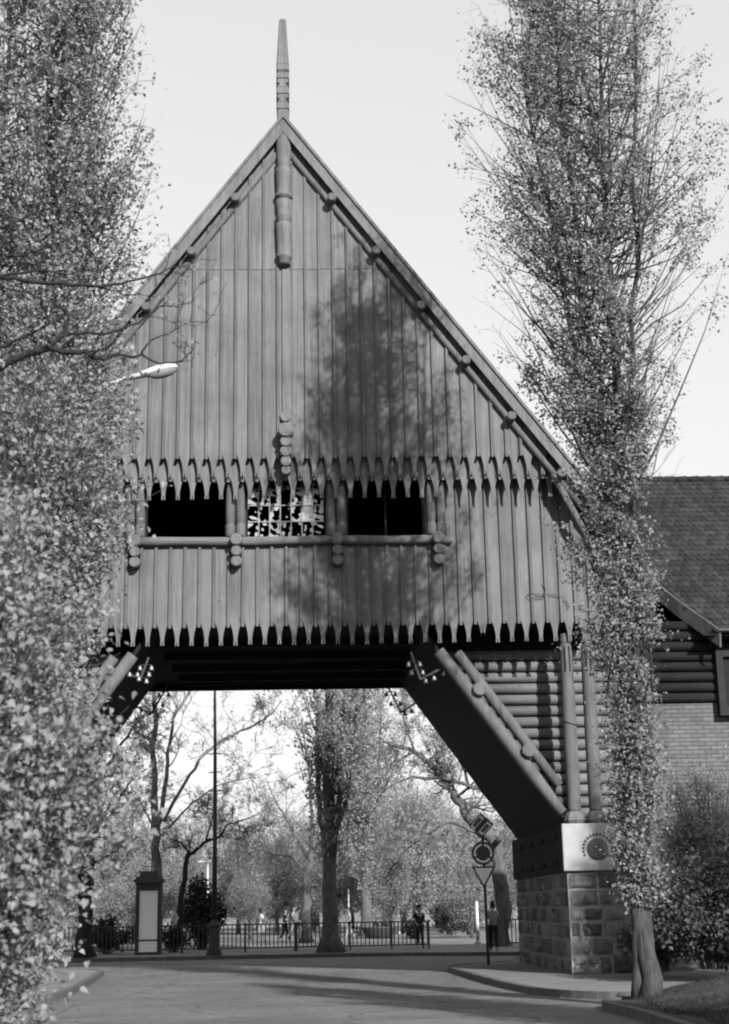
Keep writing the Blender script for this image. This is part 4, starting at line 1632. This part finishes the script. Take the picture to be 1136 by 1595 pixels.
def person(label, loc, facing, h=1.7, stride=0.25, arm=0.2, top='cloth_grey', bottom='cloth_dark', skirt=False, longhair=False, elbow=0.25, female=False):
    """a figure facing local -y, turned by facing; one continuous skin with clothes and hair over it"""
    root = thing('person', label, 'person', loc)
    root.rotation_euler = (0, 0, facing)
    k = h/1.75
    V, E = [], []

    def v(x, y, z, r, r2=None):
        V.append((x*k, y*k, z*k, r*k, (r2 or r)*k))
        return len(V)-1

    def e(a, b):
        E.append((a, b))
    pel = v(0, 0, .95, .145, .11)
    wa = v(0, 0, 1.08, .125, .095)
    ch = v(0, .0, 1.30, .15, .105)
    nk0 = v(0, .01, 1.46, .065)
    nk = v(0, -.005, 1.52, .055)
    hd0 = v(0, -.02, 1.58, .072, .085)
    hd1 = v(0, -.015, 1.66, .082, .098)
    hd2 = v(0, -.005, 1.73, .055, .07)
    for a, b in ((pel, wa), (wa, ch), (ch, nk0), (nk0, nk), (nk, hd0), (hd0, hd1), (hd1, hd2)):
        e(a, b)
    nose = v(0, -.118, 1.635, .014)
    e(hd1, nose)
    legs, arms = [], []
    for s in (-1, 1):
        st = stride*s
        hip = v(s*.09, 0, .90, .092)
        kn = v(s*.095, -st*.45-.03, .50, .062)
        an = v(s*.09, -st+(.10 if st < 0 else 0), .09+(.05 if st < 0 else 0), .042)
        hl = v(s*.09, -st+.03+(.10 if st < 0 else 0), .04+(.05 if st < 0 else 0), .036)
        to = v(s*.1, -st-.16+(.10 if st < 0 else 0), .028, .032, .026)
        e(pel, hip)
        e(hip, kn)
        e(kn, an)
        e(an, hl)
        e(an, to)
        legs.append((hip, kn, an))
        sh = v(s*.185, 0.0, 1.41, .062)
        el = v(s*.24, arm*s*.6+.03, 1.13, .043)
        wr = v(s*.25, arm*s*1.1-elbow, .92+elbow*.35, .029)
        pm = v(s*.25, arm*s*1.15-elbow-.05*min(1, elbow*4), .855+elbow*.42, .034, .02)
        e(ch, sh)
        e(sh, el)
        e(el, wr)
        e(wr, pm)
        x, y, z = [c/k for c in V[pm][:3]]
        for q, (oy, ln_) in enumerate(((-.028, .062), (-.010, .072), (.009, .067), (.026, .052))):
            f1 = v(x-s*.004, y+oy, z-.045, .0095)
            f2 = v(x-s*.018, y+oy, z-.045-ln_, .008)
            e(pm, f1)
            e(f1, f2)
        t1 = v(x-s*.012, y-.045, z-.008, .011)
        t2 = v(x-s*.02, y-.062, z-.05, .009)
        e(pm, t1)
        e(t1, t2)
        arms.append((sh, el, wr))
    body = skinned('body', V, E, 'skin', root, pel, 1)

    def cloth(name, chain_edges, keys, grow, mat, rootv):
        idx = {q: i for i, q in enumerate(keys)}
        vs = []
        for q in keys:
            x, y, z, r, r2 = V[q] if isinstance(q, int) else q
            vs.append((x, y, z, r+grow*k, r2+grow*k))
        return skinned(name, vs, [(idx[a], idx[b]) for a, b in chain_edges], mat, root, rootv, 1)

    sl = [(s_, tuple(np.array(V[s_])*.35+np.array(V[e_])*.65)) for s_, e_, w_ in arms]
    keys = [wa, ch, pel, nk0]+[a for a, b in sl]+[b for a, b in sl]
    cloth('shirt', [(pel, wa), (wa, ch), (ch, nk0)]+[(ch, a) for a, b in sl]+[(a, b) for a, b in sl], keys, .014, top, 1)
    if skirt:
        m = MB()
        n = 18
        for z, r, q in ((1.10, .135, .0), (.95, .17, .0), (.75, .215, .01), (.52, .26, .02)):
            for i in range(n):
                th = 2*pi*i/n
                rr = r+q*sin(th*6)
                m.v.append((cos(th)*rr*k, sin(th)*rr*.85*k, z*k))
        for j in range(3):
            for i in range(n):
                i2 = (i+1) % n
                m.f.append((j*n+i, j*n+i2, (j+1)*n+i2, (j+1)*n+i))
                m.sm.append(True)
        o = m.build('skirt', bottom, None, fix=False)
        o.parent = root
        sd = o.modifiers.new('cloth', 'SOLIDIFY')
        sd.thickness = .01
    else:
        keys = [pel]+[i for l in legs for i in l]
        ed = []
        for hip, kn, an in legs:
            ed += [(pel, hip), (hip, kn), (kn, an)]
        cloth('trousers', ed, keys, .014, bottom, 0)
    hv = [(0, -.005*k, 1.70*k, .088*k, .102*k), (0, .02*k, 1.755*k, .06*k, .075*k), (0, .055*k, 1.64*k, .07*k, .06*k)]
    he = [(0, 1), (0, 2)]
    if longhair:
        hv.append((0, .07*k, 1.52*k, .06*k, .04*k))
        he.append((2, 3))
    skinned('hair', hv, he, 'hair_dark', root, 0, 1)
    m = MB()
    for s in (-1, 1):
        m.lathe([(0.002, -.006*k), (.011*k, 0), (.002, .006*k)], (s*.032*k, -.108*k, 1.667*k), 8, 'y')
    o = m.build('eyes', 'hair_dark', None)
    o.parent = root
    return root


person('boy seen from behind in a pale shirt and dark trousers walking past the signs', (6.15, 54.7, 0), pi, 1.68, 0.22, 0.12, 'cloth_grey', 'cloth_dark', elbow=0.1)
person('woman in a white dress walking right behind the railing', (-3.02, 78.0, 0), pi/2+.2, 1.66, 0.2, 0.15, 'cloth_white', 'cloth_white', skirt=True, longhair=True)
person('person in dark clothes walking close beside the man in a pale shirt', (-1.88, 80.5, 0), pi/2, 1.62, 0.24, 0.18, 'cloth_dark', 'cloth_dark', longhair=True)
person('man in a pale shirt and light trousers walking behind the railing left of the poplar', (-1.42, 79.5, 0), pi/2-.3, 1.74, 0.3, 0.2, 'cloth_grey', 'cloth_grey')
person('person in dark clothes standing behind the right end of the long railing', (4.02, 62.4, 0), 0.3, 1.62, 0.05, 0.05, 'cloth_dark', 'cloth_dark')
person('distant person in pale clothes just right of the big poplar trunk', (1.55, 84.0, 0), -pi/2, 1.6, 0.2, 0.1, 'cloth_grey', 'cloth_grey')

# ================================================================== TREES IN FRONT OF THE GATE
# the poplar before the right pier
upright_tree('poplar_tree', 'slender tall poplar with leafy trunk standing in front of the right pier', 'tree', (5.50, 26.0, -0.02),
             [([(0, 0, 0), (0.0, 0, 1.6), (.08, 0, 3.5), (0, 0, 7), (-.2, .1, 11), (-.45, .1, 15), (-.8, .1, 22)], .17, .03),
              ([(-.16, .05, 0), (-.10, .05, 1.5), (.02, .05, 4), (.15, .1, 8), (.1, 0, 12), (.2, -.1, 16), (.35, -.1, 23.8)], .10, .03),
              ([(.10, -.05, 0), (.04, -.06, 2.0), (.12, -.05, 4), (.15, -.1, 7.5), (.4, -.1, 11), (.8, .1, 15), (1.2, .1, 22)], .10, .03),
              ([(.05, .02, 5.6), (-.1, .1, 9), (-.75, .2, 13), (-1.3, .2, 18)], .09, .03),
              ([(.1, .02, 7), (.2, -.2, 10), (.05, -.4, 13.5), (-.2, -.4, 20)], .10, .03)],
             [(1.8, .2), (2.6, .4), (3.6, .5), (5.0, .65), (6.4, .8), (7.4, .9), (8.6, 1.0), (10, 1.2), (11.3, 1.65), (13, 2.3), (15.2, 2.6), (17.2, 2.55), (19.5, 2.0), (22.0, 1.4), (24.6, .5)],
             620, 0, 0.060, 'bark_poplar', 'leaf_poplar', 3, twigs=8, per=21, ang=(26, 72), sig=.085, cut=-0.75, freq=2.1, zmin=1.4, flare=1.4, shoots=(4200, 1.5, 10.5, .22, .80), rtwig=.003)
# smaller poplars outside the picture on the right whose shade falls across the road
sh = upright_tree('poplar_tree', 'small poplar beside the road near the viewer on the right, outside the picture', 'tree', (10.0, 9.0, 0.3),
                  [([(0, 0, 0), (.1, 0, 6), (0, 0, 14)], .22, .03), ([(.1, 0, 1.5), (.5, .3, 7), (.7, .4, 12)], .12, .02), ([(-.1, 0, 1.5), (-.5, -.3, 7), (-.7, -.2, 12)], .12, .02)],
                  [(1.8, .4), (3, 1.1), (7, 1.5), (11, 1.3), (13.5, .8), (15, .3)], 260, 0, .12, 'bark_poplar', 'leaf_poplar', 8, twigs=7, per=9, ang=(24, 55), sig=.13, cut=-1.2, freq=1.6)
for (x, y, rz, sc, lab) in ((14.5, 17.5, 1.1, .95, 'medium poplar beside the road far right of the pier, outside the picture'), (13.2, 3.0, 2.4, 1.0, 'small poplar behind the viewer on the right, outside the picture')):
    c = copy_tree(sh)
    c.location = (x, y, 0.2)
    c.rotation_euler.z = rz
    c.scale = (sc, sc, sc)
    c['label'] = lab

# left poplar before the left half of the gable
upright_tree('poplar_tree', 'dense tall poplar in front of the left side of the gatehouse', 'tree', (-5.35, 27.0, 0),
             [([(0, 0, 0), (0, 0, 4), (.1, 0, 10), (0, 0, 16), (-.1, 0, 24)], .26, .03), ([(.1, .1, .5), (.5, .2, 7), (.75, .2, 13), (.8, .1, 20)], .12, .03), ([(-.1, 0, 1), (-.6, 0, 8), (-.8, -.2, 14), (-.9, 0, 22)], .14, .03), ([(0, -.1, 2), (.2, -.7, 8), (.4, -.8, 15), (.3, -.6, 21)], .12, .03)],
             [(1.0, .8), (4, .9), (6.5, .9), (8, 1.3), (9.3, 1.75), (11, 2.0), (13, 1.75), (15, 2.1), (17, 2.0), (18.5, 1.75), (20.5, 1.7), (23, 1.1), (25, .4)],
             800, 0, 0.085, 'bark_park', 'leaf_left', 14, twigs=8, per=13, ang=(26, 60), sig=.11, cut=-2.0, freq=2.2)
# tall shrub nearer, below it
upright_tree('tall_shrub', 'tall loose leafy shrub with pale stems in front of the left poplar', 'shrub', (-3.65, 16.0, -0.1),
             [([(0, 0, 0), (.1, 0, 3), (.3, 0, 6.5)], .05, .015), ([(.1, .1, 0), (.5, .2, 3), (.9, .2, 6.0)], .045, .012), ([(-.1, 0, 0), (-.5, -.1, 3), (-.7, -.1, 7)], .05, .012), ([(0, -.1, 0), (.3, -.4, 2.5), (.55, -.5, 5.3)], .04, .012), ([(.05, 0, 0), (-.1, .4, 3), (-.1, .6, 6.6)], .045, .012)],
             [(.6, .6), (2, 1.0), (3.5, 1.05), (5.0, 1.1), (6.0, 1.35), (6.7, 1.4), (7.3, 1.1), (8.0, .4)],
             560, 0, .048, 'bark_pale', 'leaf_left', 22, twigs=8, per=15, ang=(26, 60), sig=.08, cut=-1.7, freq=3.2, shape='heart')
# lilac close to the viewer
upright_tree('lilac_bush', 'big lilac bush with broad heart-shaped leaves nearest the viewer at lower left', 'shrub', (-3.15, 10.0, -0.1),
             [([(0, 0, 0), (.2, -.2, 1.6), (.7, -.3, 3.2)], .035, .01), ([(.2, 0, 0), (.7, 0, 1.2), (1.0, 0, 2.4)], .03, .01), ([(-.2, .1, 0), (-.3, .2, 2), (-.2, .2, 4.2)], .035, .01), ([(.1, .3, 0), (.4, .6, 1.8), (.6, .7, 3.4)], .03, .01), ([(0, -.4, 0), (.3, -.9, 1.2), (.5, -1.1, 2.3)], .03, .01), ([(.4, -.2, 0), (.9, -.3, .9), (1.1, -.3, 1.7)], .025, .008)],
             [(.3, .75), (.75, 1.0), (1.0, 1.15), (1.35, 1.0), (1.6, 1.0), (1.85, 1.2), (2.4, 1.5), (2.9, 1.4), (3.3, 1.15), (3.7, .9), (4.3, .7), (4.8, .3)],
             700, 0, .042, 'bark_park', 'leaf_lilac', 31, twigs=8, per=15, ang=(28, 70), sig=.07, cut=-1.9, freq=4.0, shape='heart', rtwig=.004, droop=.5, zmin=.1)

# nearly bare maple whose boughs reach in from the left
by = 14.0
bl = [([(-5.2, 14.6, 0), (-5.2, 14.5, 3), (-5.0, 14.3, 5.0), (-4.6, 14.2, 6.1)], .17, .10, 2)]


def bp(px, y):
    return [tuple(at(a, b, y)) for a, b in px]


bl += [([(-4.7, 14.2, 5.9)]+bp([(0, 570), (60, 545), (130, 548), (150, 556), (222, 552)], by), .05, .012, 4),
       (bp([(222, 552), (245, 568), (285, 562), (305, 540)], by), .012, .004, 3),
       (bp([(220, 552), (235, 528), (262, 520), (300, 498)], by), .012, .004, 4),
       (bp([(70, 546), (100, 522), (112, 518), (175, 520), (230, 495), (262, 470)], by), .026, .006, 5),
       (bp([(100, 522), (108, 495), (100, 480), (60, 462), (0, 445)], by), .022, .008, 4),
       ([(-4.9, 14.1, 6.5)]+bp([(-40, 420), (0, 430), (40, 437), (100, 440), (160, 446), (200, 440), (260, 424), (275, 405)], by), .035, .004, 7),
       (bp([(-30, 445), (10, 428), (60, 420), (110, 428), (135, 420)], by), .022, .005, 4),
       (bp([(100, 440), (140, 446), (170, 450), (205, 467)], by), .014, .004, 4),
       (bp([(0, 540), (40, 525), (75, 505), (85, 502)], by), .02, .005, 3),
       (bp([(50, 548), (60, 570), (58, 600)], by), .014, .005, 2), (bp([(60, 550), (72, 575), (75, 600)], by), .012, .004, 2),
       (bp([(0, 355), (40, 340), (55, 322)], by), .016, .006, 3), (bp([(0, 395), (30, 402), (75, 385), (125, 365)], by), .018, .005, 4),
       (bp([(160, 446), (162, 425), (166, 405)], by), .01, .004, 3)]
limb_tree('maple_tree', 'nearly bare tree whose thin dark boughs reach in from the left edge', (-5.2, 14.6, -.1), bl, 6, 'bark_dark', 'leaf_poplar', .05, per=2, levels=2, len0=.42, nch=3, rmin=.0035, sig=.03, spread=.6)

# ================================================================== SHRUBS on the right bank
bush('feathery_shrub', 'pale feathery shrub against the brick wall right of the poplar', (8.6, 33.2, 0.3), (1.3, .9, 4.6), 15000, .055, 'leaf_feather', 41, shape='sprig', nst=110, cut=-2.6, sig=.16)
bush('ivy_bush', 'dark tangled ivy bush at the foot of the stone wall, right edge', (8.0, 31.3, .25), (1.5, 1.2, 2.4), 9000, .085, 'leaf_ivy', 42, nst=70, cut=-2.4)
bush('ivy_bush', 'dark low ivy bush beside the poplar trunk', (7.3, 33.6, 0), (.8, .6, 1.5), 2200, .08, 'leaf_ivy', 43, nst=24)
bush('feathery_shrub', 'pale twiggy shrub rising at the right edge over the ivy', (9.9, 32.2, .35), (1.2, 1.0, 4.2), 12000, .055, 'leaf_feather', 44, shape='sprig', nst=80, cut=-2.6, sig=.16)

# ================================================================== TREES BEHIND THE GATE
upright_tree('poplar_tree', 'big poplar on the far kerb in the middle of the arch', 'tree', (0.36, 58.2, 0),
             [([(0, 0, 0), (0, 0, 3), (-.05, 0, 5), (0, 0, 9), (0, 0, 17)], .36, .06), ([(-.05, 0, 3.2), (-.35, .1, 5.5), (-.5, 0, 9), (-.8, 0, 14)], .15, .04), ([(.1, 0, 3.4), (.45, 0, 5.5), (.6, 0, 9), (.9, .2, 14)], .15, .04), ([(.0, 0, 3.6), (.9, .2, 6.5), (1.3, .2, 11)], .10, .03), ([(.1, 0.1, 3.6), (.1, .6, 6.5), (.2, .9, 12)], .12, .03)],
             [(2.8, .3), (3.6, .75), (5, 1.1), (7, 1.5), (9, 1.9), (12, 2.1), (15, 1.6), (18, .5)], 380, 0, .12, 'bark_park', 'leaf_park', 51, twigs=6, per=9, ang=(22, 60), sig=.14, cut=-0.7, freq=1.9, zmin=2.4, flare=1.7)
upright_tree('poplar_tree', 'poplar with pale leaves standing behind the big poplar', 'tree', (2.75, 92.0, 0),
             [([(0, 0, 0), (0, 0, 4), (.1, 0, 10), (0, 0, 21)], .40, .05), ([(0, 0, 3), (-.7, 0, 8), (-1.0, 0, 17)], .16, .04), ([(0, 0, 3), (.8, 0, 8), (1.4, 0, 17)], .16, .04)],
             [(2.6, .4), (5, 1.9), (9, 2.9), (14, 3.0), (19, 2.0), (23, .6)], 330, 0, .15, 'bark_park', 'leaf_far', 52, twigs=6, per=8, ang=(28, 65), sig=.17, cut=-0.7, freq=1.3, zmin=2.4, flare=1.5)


def lp(px, Y):
    return [tuple(at(a, b, Y)) for a, b in px]


Yp = 62.5
limb_tree('plane_tree', 'big spreading tree behind the road signs with long bare limbs leaning left', tuple(at(782, 1478, Yp)*1.0), [
    (lp([(780, 1482), (781, 1400), (778, 1330), (768, 1305)], Yp), .36, .25, 0),
    (lp([(768, 1308), (735, 1285), (712, 1245), (700, 1225), (672, 1190), (648, 1172), (612, 1160), (585, 1150)], Yp), .22, .04, 13),
    (lp([(775, 1310), (795, 1285), (775, 1250), (745, 1228), (690, 1212), (640, 1208), (595, 1235)], Yp-.6), .13, .03, 12),
    (lp([(740, 1295), (700, 1278), (655, 1305), (620, 1335), (600, 1370)], Yp-1), .07, .02, 9),
    (lp([(730, 1230), (722, 1190), (690, 1150), (672, 1110), (660, 1070)], Yp+.5), .07, .02, 9),
    (lp([(780, 1330), (800, 1300), (825, 1270)], Yp), .18, .08, 5),
    (lp([(648, 1172), (630, 1130), (625, 1080)], Yp), .05, .02, 7)],
    61, 'bark_park', 'leaf_park', .10, per=2.0, levels=3, len0=1.8, nch=6, rmin=.010, sig=.1)
Yq = 64.0
limb_tree('ash_tree', 'tall double-stemmed tree behind the poster pillar with thin bare limbs', tuple(at(245, 1462, Yq)), [
    (lp([(247, 1466), (246, 1400), (243, 1300), (240, 1240)], Yq), .22, .16, 0),
    (lp([(240, 1245), (240, 1150), (243, 1060), (250, 960)], Yq), .14, .06, 8),
    (lp([(244, 1310), (258, 1230), (262, 1170), (275, 1110), (300, 1070), (330, 1010)], Yq), .11, .03, 9),
    (lp([(255, 1280), (285, 1225), (320, 1170), (370, 1140), (415, 1120), (440, 1090)], Yq), .08, .015, 12),
    (lp([(262, 1290), (300, 1250), (345, 1220), (395, 1210)], Yq+.4), .05, .015, 9),
    (lp([(243, 1300), (225, 1260), (205, 1225)], Yq), .05, .015, 6)],
    62, 'bark_pale', 'leaf_park', .11, per=1.3, levels=3, len0=1.6, nch=5, rmin=.009, sig=.1)
Yr = 63.2
limb_tree('crab_apple_tree', 'small crooked dark-limbed tree between the poster pillar and the mast', tuple(at(278, 1465, Yr)), [
    (lp([(278, 1468), (280, 1420), (285, 1370), (296, 1328)], Yr), .14, .10, 1),
    (lp([(296, 1330), (318, 1312), (345, 1302), (352, 1285), (380, 1278), (405, 1265)], Yr), .08, .015, 10),
    (lp([(296, 1330), (282, 1312), (262, 1305)], Yr), .06, .015, 7),
    (lp([(320, 1312), (330, 1280), (335, 1245)], Yr), .04, .012, 7)],
    63, 'bark_dark', 'leaf_park', .09, per=1.8, levels=3, len0=1.0, nch=5, rmin=.008, sig=.08)
Ys = 76.0
limb_tree('linden_tree', 'spreading tree with thin twigs left of the big poplar', tuple(at(478, 1466, Ys)), [
    (lp([(478, 1468), (478, 1420), (478, 1370), (484, 1330)], Ys), .26, .18, 0),
    (lp([(484, 1335), (486, 1270), (480, 1200), (470, 1120)], Ys), .12, .03, 9),
    (lp([(480, 1360), (455, 1335), (425, 1330), (395, 1318)], Ys), .08, .02, 9),
    (lp([(482, 1340), (455, 1290), (430, 1250), (415, 1215)], Ys), .08, .02, 10),
    (lp([(484, 1335), (510, 1290), (530, 1230)], Ys), .08, .02, 7)],
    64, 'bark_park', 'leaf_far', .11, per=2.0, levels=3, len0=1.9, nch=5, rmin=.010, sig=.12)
# thick trunk seen under the lilac, its crown reaching to the arch's left edge
Yt = 57.3
limb_tree('linden_tree', 'dark thick-trunked tree at the left end of the railing', tuple(at(132, 1491, Yt)), [
    (lp([(132, 1493), (133, 1420), (136, 1340), (142, 1250), (145, 1180), (148, 1080)], Yt), .30, .17, 4),
    (lp([(138, 1320), (165, 1265), (195, 1235), (205, 1210)], Yt), .09, .02, 8),
    (lp([(143, 1240), (175, 1180), (205, 1140), (215, 1110)], Yt), .09, .02, 8),
    (lp([(140, 1290), (110, 1240), (70, 1200)], Yt), .09, .03, 8),
    (lp([(136, 1350), (165, 1335), (188, 1320)], Yt), .05, .015, 6)],
    65, 'bark_dark', 'leaf_park', .13, per=4.0, levels=3, len0=1.2, nch=4, rmin=.009, sig=.12)
Yu = 92.0
limb_tree('young_tree', 'thin young tree behind the gap in the railing', tuple(at(699, 1457, Yu)), [
    (lp([(699, 1460), (699, 1400), (698, 1340), (697, 1290)], Yu), .10, .04, 12), (lp([(699, 1390), (715, 1350), (728, 1320)], Yu), .05, .015, 6), (lp([(699, 1380), (682, 1340), (672, 1310)], Yu), .05, .015, 6)],
    66, 'bark_park', 'leaf_far', .16, per=3, levels=3, len0=1.4, nch=3, rmin=.010, sig=.12)

# the further park: a few models copied into many single trees
protos = []
for i, (hh, ww) in enumerate(((10.5, 3.4), (12.0, 3.2), (8.5, 3.2), (11.0, 2.2))):
    t = upright_tree('park_tree', 'x', 'tree', (0, 300+10*i, 0),
                     [([(0, 0, 0), (0, 0, hh*.35), (.1, 0, hh*.9)], .22, .05), ([(0, 0, hh*.2), (ww*.35, .2, hh*.45), (ww*.5, .3, hh*.8)], .1, .03), ([(0, 0, hh*.2), (-ww*.3, -.3, hh*.45), (-ww*.45, -.3, hh*.8)], .1, .03)],
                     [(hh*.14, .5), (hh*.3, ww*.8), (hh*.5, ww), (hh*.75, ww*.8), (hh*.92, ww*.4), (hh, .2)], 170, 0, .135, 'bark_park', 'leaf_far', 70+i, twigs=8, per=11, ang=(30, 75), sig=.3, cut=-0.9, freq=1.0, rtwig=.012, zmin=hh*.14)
    protos.append(t)
spots = []
rs = random.Random(9)
# (pixel column, distance, crown-top pixel)
for px, Y, ty in ((170, 96, 1285), (205, 118, 1232), (240, 104, 1300), (275, 125, 1268), (300, 100, 1310), (340, 135, 1238), (372, 112, 1285), (402, 128, 1262), (432, 104, 1300), (455, 132, 1262), (488, 120, 1268),
                  (520, 108, 1290), (548, 130, 1240), (575, 110, 1230), (602, 125, 1200), (630, 100, 1225), (655, 118, 1200), (682, 128, 1215), (712, 106, 1255), (738, 122, 1240), (765, 104, 1275), (795, 116, 1260), (825, 108, 1270),
                  (120, 110, 1280), (80, 100, 1290), (610, 84, 1280), (735, 80, 1325), (210, 82, 1330), (390, 90, 1335)):
    spots.append((px, Y, ty))
words = ['leafy park tree', 'pale park tree', 'broad park tree', 'narrow park tree']
where = ['far left under the lilac leaves', 'left of the poster pillar', 'behind the poster pillar', 'right behind the poster pillar', 'left of the mast', 'exactly behind the mast', 'just right of the mast', 'above the woman in white', 'above the walking pair', 'left behind the linden trunk', 'behind the linden trunk',
         'left behind the big poplar', 'behind the big poplar', 'right of the big poplar trunk', 'above the middle of the right railing', 'behind the tall thin white post', 'left of the young tree', 'behind the young tree', 'right of the young tree', 'left of the road signs', 'behind the road signs', 'beside the boy', 'hidden edge by the right pier',
         'behind the dark left trunk', 'at the left end of the railing', 'nearer, behind the right railing', 'nearer, left of the give-way sign', 'nearer, between dark trunk and pillar', 'nearer, above the left railing']
heights = (10.5, 12.0, 8.5, 11.0)
for i, (px, Y, ty) in enumerate(spots):
    k = (i*7+i//3) % 4
    o = protos[k] if i < 4 and False else copy_tree(protos[k])
    b = at(px, 1440, Y)
    tz = at(px, ty, Y).z
    s = tz/heights[k]
    o.location = (b.x, Y, 0)
    o.scale = (s*rs.uniform(.95, 1.25), s*rs.uniform(.95, 1.25), s)
    o.rotation_euler.z = rs.uniform(0, 6.28)
    o['label'] = words[k]+' in the background, '+where[i]
    o['group'] = 'trees further off in the park'
for p in protos:
    for ch in list(p.children):
        bpy.data.objects.remove(ch)
    bpy.data.objects.remove(p)

# hedges and shrubs behind the railing
bush('evergreen_bush', 'dark rounded evergreen beside the mast above the railing', (-5.1, 66.0, 0), (.95, .8, 3.3), 4200, .14, 'leaf_dark', 80, nst=70, sig=.14, cut=-1.4)
bush('dark_shrub', 'dark shrub behind the railing left of the poster pillar', (-8.6, 62.6, 0), (1.0, .7, 1.5), 1800, .12, 'leaf_dark', 81, nst=30)
bush('dark_shrub', 'dark shrub behind the railing right of the poster pillar', (-5.9, 62.4, 0), (.55, .5, 1.2), 1100, .11, 'leaf_dark', 82, nst=20)
for px, Y, w, h, lab in ((703, 90, .55, 2.0, 'dark columnar shrub under the young tree'), (686, 96, .6, 2.1, 'dark columnar shrub left of the young tree'), (735, 84, .5, 1.9, 'dark columnar shrub beside the white post by the signs'), (721, 98, .6, 1.9, 'dull columnar shrub between young tree and signs'), (643, 80, .6, 1.0, 'low dark round shrub behind the right end of the railing'), (600, 100, .9, 1.3, 'low shrub behind the tall thin white post'), (215, 90, 1.2, 1.6, 'wide shrub far behind the poster pillar')):
    b = at(px, 1440, Y)
    bush('park_shrub', lab, (b.x, Y, 0), (w, w, h), 1200, .13, 'leaf_dark' if w < .7 else 'leaf_far', int(px), nst=20, sig=.13, group='shrubs in the park')

# stone tub behind the railing
tb = at(590, 1455, 84)
tub = thing('planter_tub', 'dark round tub planter behind the middle of the right railing', 'planter', (tb.x, 84, 0))
m = MB()
m.lathe([(.55, 0), (.75, .12), (.95, .55), (1.0, .62), (.9, .62), (.85, .5)], (tb.x, 84, 0), 20)
m.build('bowl', 'pole_grey', tub)
m = MB()
m.lathe([(.84, .5), (.5, .56), (.1, .58)], (tb.x, 84, 0), 16)
m.build('earth', 'soil', tub)

# pale houses on the far side of the park
for px, Y, w, h, lab in ((420, 155, 16, 5.5, 'long pale house far behind the left trees'), (570, 150, 9, 4.6, 'pale house far behind the middle railing'), (730, 150, 10, 4.8, 'pale house far behind the road signs'), (260, 160, 12, 5.0, 'pale house far behind the poster pillar')):
    b = at(px, 1440, Y)
    hs = thing('distant_house', lab, 'house', (b.x, Y, 0), 'pale houses across the park')
    m = MB()
    m.box(b.x-w/2, b.x+w/2, Y, Y+8, 0, h*.6)
    m.prism_xz([(b.x-w/2, h*.6), (b.x+w/2, h*.6)], Y, Y) if False else None
    m.build('wall', 'plaster_far', hs)
    m = MB()
    z0 = h*.6+.01
    m.add([(b.x-w/2-.3, Y-.4, z0), (b.x+w/2+.3, Y-.4, z0), (b.x+w/2+.3, Y+8.4, z0), (b.x-w/2-.3, Y+8.4, z0), (b.x-w/2-.3, Y+4, h*1.25), (b.x+w/2+.3, Y+4, h*1.25)], [(0, 1, 5, 4), (2, 3, 4, 5), (0, 4, 3), (1, 2, 5), (3, 2, 1, 0)])
    m.build('roof', 'roof_tile', hs)
    n = int(w/2.4)
    for k in range(n):
        x = b.x-w/2+(k+.5)*w/n
        m = MB()
        m.box(x-.5, x+.5, Y-.05, Y-.003, 1.0, 2.3)
        m.build('window', 'sign_dark', hs)
